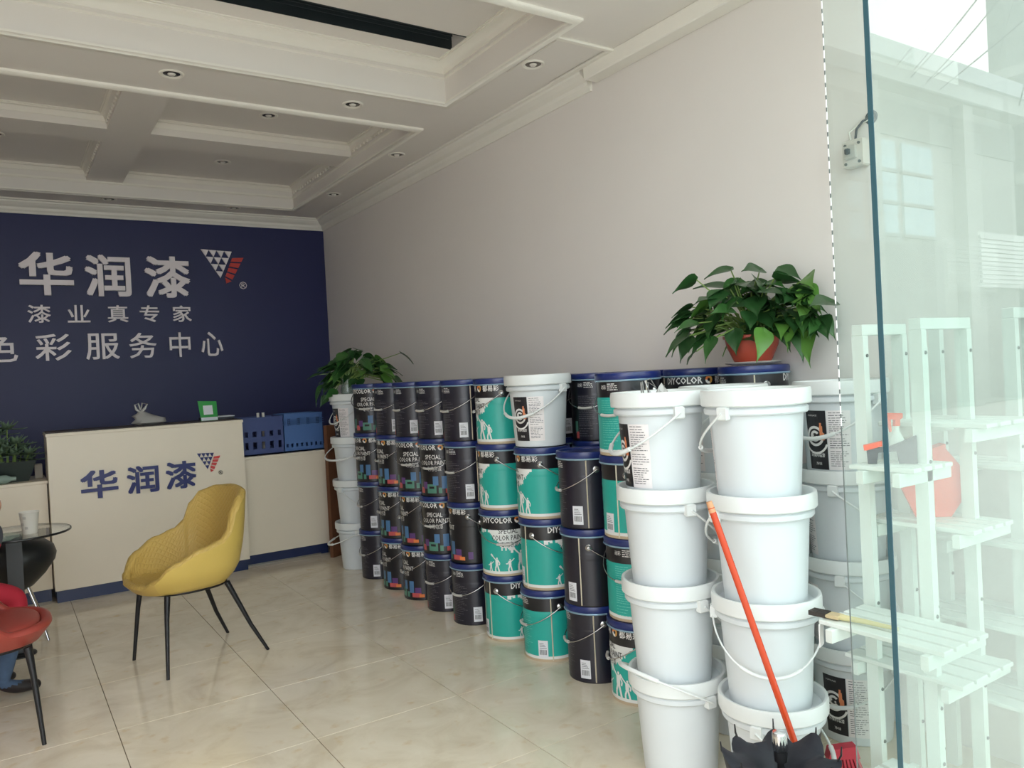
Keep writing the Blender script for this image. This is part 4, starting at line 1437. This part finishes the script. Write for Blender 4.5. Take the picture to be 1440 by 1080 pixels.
for c in range(30):
    cx_, cy_, cz_ = rn.uniform(-.24, .15), rn.uniform(-.09, .07), rn.uniform(.15, .30)
    if c < 6: cx_, cz_ = rn.uniform(-.2, .05), rn.uniform(.28, .40)
    if c == 6: cx_, cy_, cz_ = .14, -.08, .20
    MBt = MB().tube([(cx_*.8, cy_*.6, .13), (cx_, cy_, cz_)], .005, 5).build('stem', STEMG, sp, 60)
    for k in range(11):
        o = bpy.data.objects.new('rosette_leaf', SM); COL.objects.link(o); o.parent = sp
        o.matrix_local = Matrix.Translation((cx_, cy_, cz_)) @ Matrix.Rotation(k*2.4, 4, 'Z') @ Matrix.Rotation(.25-.11*k, 4, 'Y') @ Matrix.Scale(1.35-.06*k, 4)
o = MB().box(-.025, .025, -.02, .02, 0, .11, bev=.005).build('beige_box', mat('beige_card', (182, 172, 156), .6), None, None, (.23, 7.0, .8935))
tag(o, 'small beige box between the succulent planter and tall counter', 'box')
bt = thing('pale_bottle', 'pale green bottle lying along the front of the succulent planter', 'bottle', (-.08, 6.775, .8935))
mb = MB().lathe([(0, 0), (.03, .004), (.032, .02), (.032, .15), (.016, .18), (.014, .21), (0, .212)], 20)
o = mb.build('bottle_body', mat('pale_green_plastic', (140, 160, 150), .25), bt, 40)
o.matrix_local = Matrix.Translation((-.05, 0, .033)) @ Matrix.Rotation(PI/2, 4, 'Y')

# ================================================================== WHITE STAND BEHIND THE GLASS
def stand(label, posts, ztop, shelves, topbars):
    t = thing('slatted_stand', label, 'plant stand', (0, 0, 0))
    for (x, y, zt) in posts:
        p = MB().box(x-.014, x+.014, y-.02, y+.02, 0, zt, bev=.002).build('post', RACKW, t)
        for z in (.25, .42, .70, 1.17, 1.50):
            if z < zt-.05:
                s = MB().lathe([(.006, 0), (.005, .003), (0, .003)], 10).build('bolt', SCREW, p)
                s.matrix_local = Matrix.Translation((x+.004, y-.02, z)) @ Matrix.Rotation(PI/2, 4, 'X')
    for (x0, x1, y, z) in topbars:
        MB().box(x0, x1, y-.018, y+.018, z-.035, z, bev=.002).build('top_bar', RACKW, t)
    for (x0, x1, y0, y1, z) in shelves:
        n = 4
        for k in range(n):
            a = x0+(x1-x0)*k/n
            MB().box(a+.004, a+(x1-x0)/n-.012, y0, y1, z-.014, z, bev=.002).build('slat', RACKW, t)
        for y in (y0+.03, y1-.06):
            MB().box(x0-.02, x1+.035, y, y+.022, z-.055, z-.0145, bev=.002).build('bracket', RACKW, t)
    return t
YN, YS = 1.305, 1.495
stand('white slatted plant stand behind the glass door, nearer the buckets',
      [(2.335, YN, 1.57), (2.60, YN, 1.57), (2.335, YS, 1.565), (2.56, YS, 1.565), (2.43, YN+.05, 1.52)],
      1.6,
      [(2.19, 2.42, 1.255, 1.46, 1.165), (2.40, 2.66, 1.20, 1.55, .96), (2.06, 2.31, 1.12, 1.50, .70), (2.30, 2.62, 1.20, 1.58, .52), (2.42, 2.75, 1.16, 1.5, 1.36-.08), (2.0, 2.3, 1.13, 1.42, .235)],
      [(2.321, 2.614, YN, 1.605), (2.321, 2.574, YS, 1.60)])
stand('white slatted plant stand at the right edge behind the glass',
      [(2.84, 1.27, 1.60), (2.965, 1.27, 1.60), (2.84, 1.52, 1.60)],
      1.6,
      [(2.70, 2.96, 1.03, 1.50, 1.12), (2.72, 2.96, 1.03, 1.5, .86), (2.66, 2.96, 1.05, 1.55, .60), (2.64, 2.96, 1.05, 1.55, .36)],
      [(2.826, 2.98, 1.27, 1.635)])
# paint brush on the stand
pb = thing('paint_brush', 'flat paint brush with dark bristles on the stand shelf', 'brush', (2.10, 1.47, .7005), math.radians(-83))
MB().box(-.02, .022, -.02, .02, .004, .016, bev=.003).build('ferrule', mat('tan_ferrule', (198, 178, 140), .4), pb)
for k in range(4):
    MB().box(-.075, -.02, -.02+k*.0105, -.0125+k*.0105, .003, .017).build('bristle_tuft', mat('dark_bristle', (58, 52, 48), .8), pb)
MB().tube([(.02, 0, .010), (.09, 0, .012), (.19, 0, .010)], [.010, .008, .006], 8).build('handle', mat('pale_wood_handle', (206, 196, 150), .5), pb, 60)
o = MB().box(-.02, .02, 0, .003, -.07, 0).build('price_tag', LABELW, None, None, (2.072, 1.498, .688), math.radians(20))
tag(o, 'small white price tag hanging at the shelf end below the brush', 'tag')
# spray bottle, caulking tool and scoop
sb = thing('spray_bottle', 'white spray bottle with orange trigger on the upper stand shelf', 'bottle', (2.36, 1.40, 1.1655), math.radians(150))
sb.scale = (.62, .62, .72)
MB().lathe([(.032, 0), (.035, .01), (.035, .09), (.014, .13), (.014, .15), (0, .15)], 20).build('bottle', RACKW, sb, 40)
mb = MB(); mb.prism([(-.03, .205), (.055, .21), (.055, .185), (.01, .178), (.012, .15), (-.014, .15), (-.016, .178), (-.03, .185)], -.012, .012, lambda u, v, h: (u, h, v)); mb.build('trigger_head', ORANGE, sb)
mb = MB(); mb.prism([(.03, .184), (.046, .182), (.036, .125), (.028, .127)], -.006, .006, lambda u, v, h: (u, h, v)); mb.build('trigger', ORANGE, sb)
ct = thing('caulking_tool', 'dark grey hand tool with orange handle on the upper stand shelf', 'tool', (2.275, 1.385, 1.1655), math.radians(-57))
ct.scale = (.56, .8, .75)
mb = MB(); mb.prism([(-.10, .062), (.0, .065), (.07, .085), (.15, .115), (.15, .0), (.06, .0), (.05, .05), (-.04, .045), (-.05, .0), (-.095, .0)], -.016, .016, lambda u, v, h: (u, h, v)); mb.build('tool_body', GREYT, ct)
mb = MB(); mb.prism([(-.115, .075), (-.02, .092), (-.02, .072), (-.10, .055), (-.112, .055)], -.018, .018, lambda u, v, h: (u, h, v)); mb.build('lever', ORANGE, ct)
dp = thing('orange_scoop', 'orange plastic scoop standing on a stand shelf behind the glass', 'scoop', (2.535, 1.40, .9605), math.radians(-40))
dp.scale = (1.15, 1, 1.1)
mb = MB(); mb.prism([(-.11, .17), (.035, .22), (.12, .10), (.055, .0), (-.04, .0)], -.006, .006, lambda u, v, h: (u, h, v)); mb.build('blade', ORANGE, dp)
mb = MB(); mb.prism([(-.11, .17), (.035, .22), (.035, .205), (-.105, .155)], -.04, -.006, lambda u, v, h: (u, h, v)); mb.build('rim', ORANGE, dp)

# ================================================================== BROOM AND UMBRELLA
def ray(px, py):
    return _F + _R*((px-720)/F_PX) - _U*((py-540)/F_PX)
bh = thing('broom', 'red-bristled broom with long orange handle leaning on white buckets', 'broom', (0, 0, 0))
ptop = Vector((0, 0, CAM_H)) + ray(1000, 714)*2.44
plow = Vector((0, 0, CAM_H)) + ray(1133, 1088)*2.37
dirv = (plow-ptop)
pend = ptop + dirv*((ptop.z-.155)/(ptop.z-plow.z))
MB().tube([ptop, pend], .0108, 12).build('handle', ORHAND, bh, 60)
MB().tube([ptop-dirv.normalized()*.02, ptop+dirv.normalized()*.015], [.0095, .0115], 12).build('end_cap', mat('tan_cap', (206, 150, 110), .5), bh, 60)
hx = _R0.copy()
def headpt(u, d, z): 
    n = Vector((-hx.y, hx.x, 0))
    q = pend + hx*u + n*d
    return (q.x, q.y, z)
mb = MB()
mb.prism([(-.09, .13), (-.075, .20), (.06, .205), (.085, .13)], -.022, .022, lambda u, v, h: headpt(u, h, v)); mb.build('head_block', REDBR, bh)
mb = MB()
for k in range(11):
    for d in (-.014, .006):
        u = -.075+k*.0155
        mb.prism([(u, .13), (u+.012, .13), (u*1.4+.014, .002), (u*1.4, .002)], d, d+.010, lambda a, b, h: headpt(a, h, b))
mb.build('bristles', REDBR, bh)['kind'] = 'stuff'

hb = thing('hand_brush', 'small red hand brush on the floor right of the black umbrella', 'brush', (2.405, 1.668, 0), math.radians(-33))
mb = MB(); mb.prism([(-.065, .105), (-.055, .14), (.035, .148), (.045, .105)], -.02, .02, lambda u, v, h: (u, h, v)); mb.build('brush_block', REDBR, hb)
mb = MB()
for k in range(9):
    for d in (-.018, -.006, .007):
        u = -.062+k*.0118
        mb.prism([(u, .105), (u+.008, .105), (u*1.5+.030, .001), (u*1.5+.021, .001)], d, d+.009, lambda a, b, h: (a, h, b))
mb.build('bristles', REDBR, hb)['kind'] = 'stuff'

ub = thing('umbrella', 'black folded umbrella standing handle up before the white buckets', 'umbrella', (1.745, 1.410, 0))
n = 64
v, f = [], []
rn = random.Random(4)
lev = [(0.0, .02), (.06, .05), (.15, .085), (.25, .115), (.34, .14), (.40, .158)]
for li, (z, r) in enumerate(lev):
    for i in range(n):
        a = 2*PI*i/n
        pk = abs(math.cos(a*4))           # eight ribs
        rr = r*(.80+.20*pk**.8)
        zz = z + (.035*pk**2.2-.015+.012*math.sin(a*3+1) if li == len(lev)-1 else 0)
        v.append((rr*math.cos(a), rr*math.sin(a), zz))
for k in range(len(lev)-1):
    for i in range(n):
        j = (i+1) % n
        f.append((k*n+i, k*n+j, (k+1)*n+j, (k+1)*n+i))
base = len(v)
# inner fold back towards the shaft
for (z, r) in ((.40, .115), (.385, .07), (.33, .03)):
    for i in range(n):
        a = 2*PI*i/n
        v.append((r*math.cos(a), r*math.sin(a), z))
for i in range(n):
    j = (i+1) % n
    f.append(((len(lev)-1)*n+i, (len(lev)-1)*n+j, base+j, base+i))
    f.append((base+i, base+j, base+n+j, base+n+i))
    f.append((base+n+i, base+n+j, base+2*n+j, base+2*n+i))
MB().add(v, f).build('canopy', UMB, ub, 50)
for k in range(8):
    a = 2*PI*k/8
    MB().tube([(.145*math.cos(a), .145*math.sin(a), .40), (.157*math.cos(a), .157*math.sin(a), .422), (.159*math.cos(a), .159*math.sin(a), .446)], [.003, .003, .0018], 6).build('rib_tip', BLKM, ub, 60)
MB().tube([(0, 0, .02), (0.0, 0, .42)], .010, 10).build('shaft', BLKM, ub, 60)
MB().lathe([(0, .40), (.017, .40), (.018, .415), (.018, .43), (0, .43)], 20).build('handle', BLKM, ub, 40)
MB().lathe([(0, .430), (.019, .430), (.0205, .436), (.0205, .474), (.0185, .480), (0, .481)], 24).build('handle_cap', CHROME, ub, 40)

# ================================================================== PERSON (seated in the red chair, mostly out of frame)
def skin_body():
    me = bpy.data.meshes.new('body')
    V, E, RR = [], [], []
    def add(p, r, par=None):
        V.append(p); RR.append(r)
        if par is not None: E.append((par, len(V)-1))
        return len(V)-1
    o0 = Vector((-.45, 4.625, 0)); rot = math.radians(25)
    def W(x, y, z):
        return (o0.x+x*math.cos(rot)-y*math.sin(rot), o0.y+x*math.sin(rot)+y*math.cos(rot), z)
    hip = add(W(-.06, 0, .62), (.14, .12))
    sp1 = add(W(.08, 0, .70), (.135, .12), hip)
    sp2 = add(W(.23, 0, .79), (.15, .12), sp1)
    sp3 = add(W(.34, 0, .86), (.12, .10), sp2)
    nk = add(W(.37, 0, .90), (.052, .052), sp3)
    hd0 = add(W(.385, 0, .93), (.070, .070), nk)
    hd1 = add(W(.39, 0, .98), (.085, .085), hd0)
    hd2 = add(W(.385, 0, 1.03), (.072, .075), hd1)
    ns = add(W(.475, 0, .955), (.014, .014), hd1)
    for s in (-1, 1):
        h1 = add(W(.0, s*.10, .60), (.090, .085), hip)
        k1 = add(W(.25, s*.10, .575), (.080, .075), h1)
        k2 = add(W(.48, s*.10, .505), (.064, .062), k1)
        c1 = add(W(.46, s*.105, .36), (.058, .056), k2)
        c2 = add(W(.41, s*.11, .20), (.048, .046), c1)
        an = add(W(.38, s*.115, .085), (.037, .037), c2)
        f1 = add(W(.45, s*.12, .05), (.042, .034), an)
        f2 = add(W(.56, s*.13, .034), (.040, .026), f1)
        sh = add(W(.335, s*.185, .845), (.070, .066), sp3)
        el = add(W(.26, s*.235, .70), (.050, .048), sh)
        fa = add(W(.25, s*.14, .665), (.038, .036), el)
        wr = add(W(.30, s*.07, .665), (.027, .025), fa)
        pm = add(W(.33, s*.035, .662), (.030, .02), wr)
        for q in range(4):
            fq = add(W(.362, s*(.012+q*.015), .642), (.009, .009), pm)
            fr_ = add(W(.385, s*(.010+q*.015), .625), (.008, .008), fq)
            add(W(.390, s*(.010+q*.015), .605), (.007, .007), fr_)
        tq = add(W(.32, s*.004+.0, .682), (.010, .010), pm)
        add(W(.35, s*.004, .685), (.008, .008), tq)
    me.from_pydata(V, E, [])
    ob = bpy.data.objects.new('tmp', me)
    COL.objects.link(ob)
    md = ob.modifiers.new('s', 'SKIN')
    for i, r in enumerate(RR):
        me.skin_vertices[0].data[i].radius = r
        me.skin_vertices[0].data[i].use_root = (i == 0)
    md.use_smooth_shade = True
    sd = ob.modifiers.new('d', 'SUBSURF'); sd.levels = 2; sd.render_levels = 2
    dg = bpy.context.evaluated_depsgraph_get()
    m2 = bpy.data.meshes.new_from_object(ob.evaluated_get(dg))
    bpy.data.objects.remove(ob); bpy.data.meshes.remove(me)
    m2.name = 'body'
    m2.materials.clear()
    for m_ in (CRIM, GREYC, JEANS, SHOE, SKIN, HAIR): m2.materials.append(m_)
    inv = Matrix.Rotation(-rot, 4, 'Z') @ Matrix.Translation(-o0)
    for p in m2.polygons:
        c = inv @ p.center
        k = 0
        if c.z < .075: k = 3
        elif c.z < .43: k = 2
        elif c.x > .28 and c.z > .905: k = 5 if (c.z > 1.0 or c.x < .385) else 4
        elif c.x > .29 and abs(c.y) < .085 and .60 < c.z < .72: k = 4
        elif c.z > .80: k = 1
        p.material_index = k
    return m2, o0, rot
pm_, o0, rot = skin_body()
per = thing('person', 'seated person leaning forward in crimson and grey jacket and blue jeans', 'person', (o0.x, o0.y, 0))
ob = bpy.data.objects.new('body', pm_)
COL.objects.link(ob)
pm_.transform(Matrix.Translation((-o0.x, -o0.y, 0)))
ob.parent = per
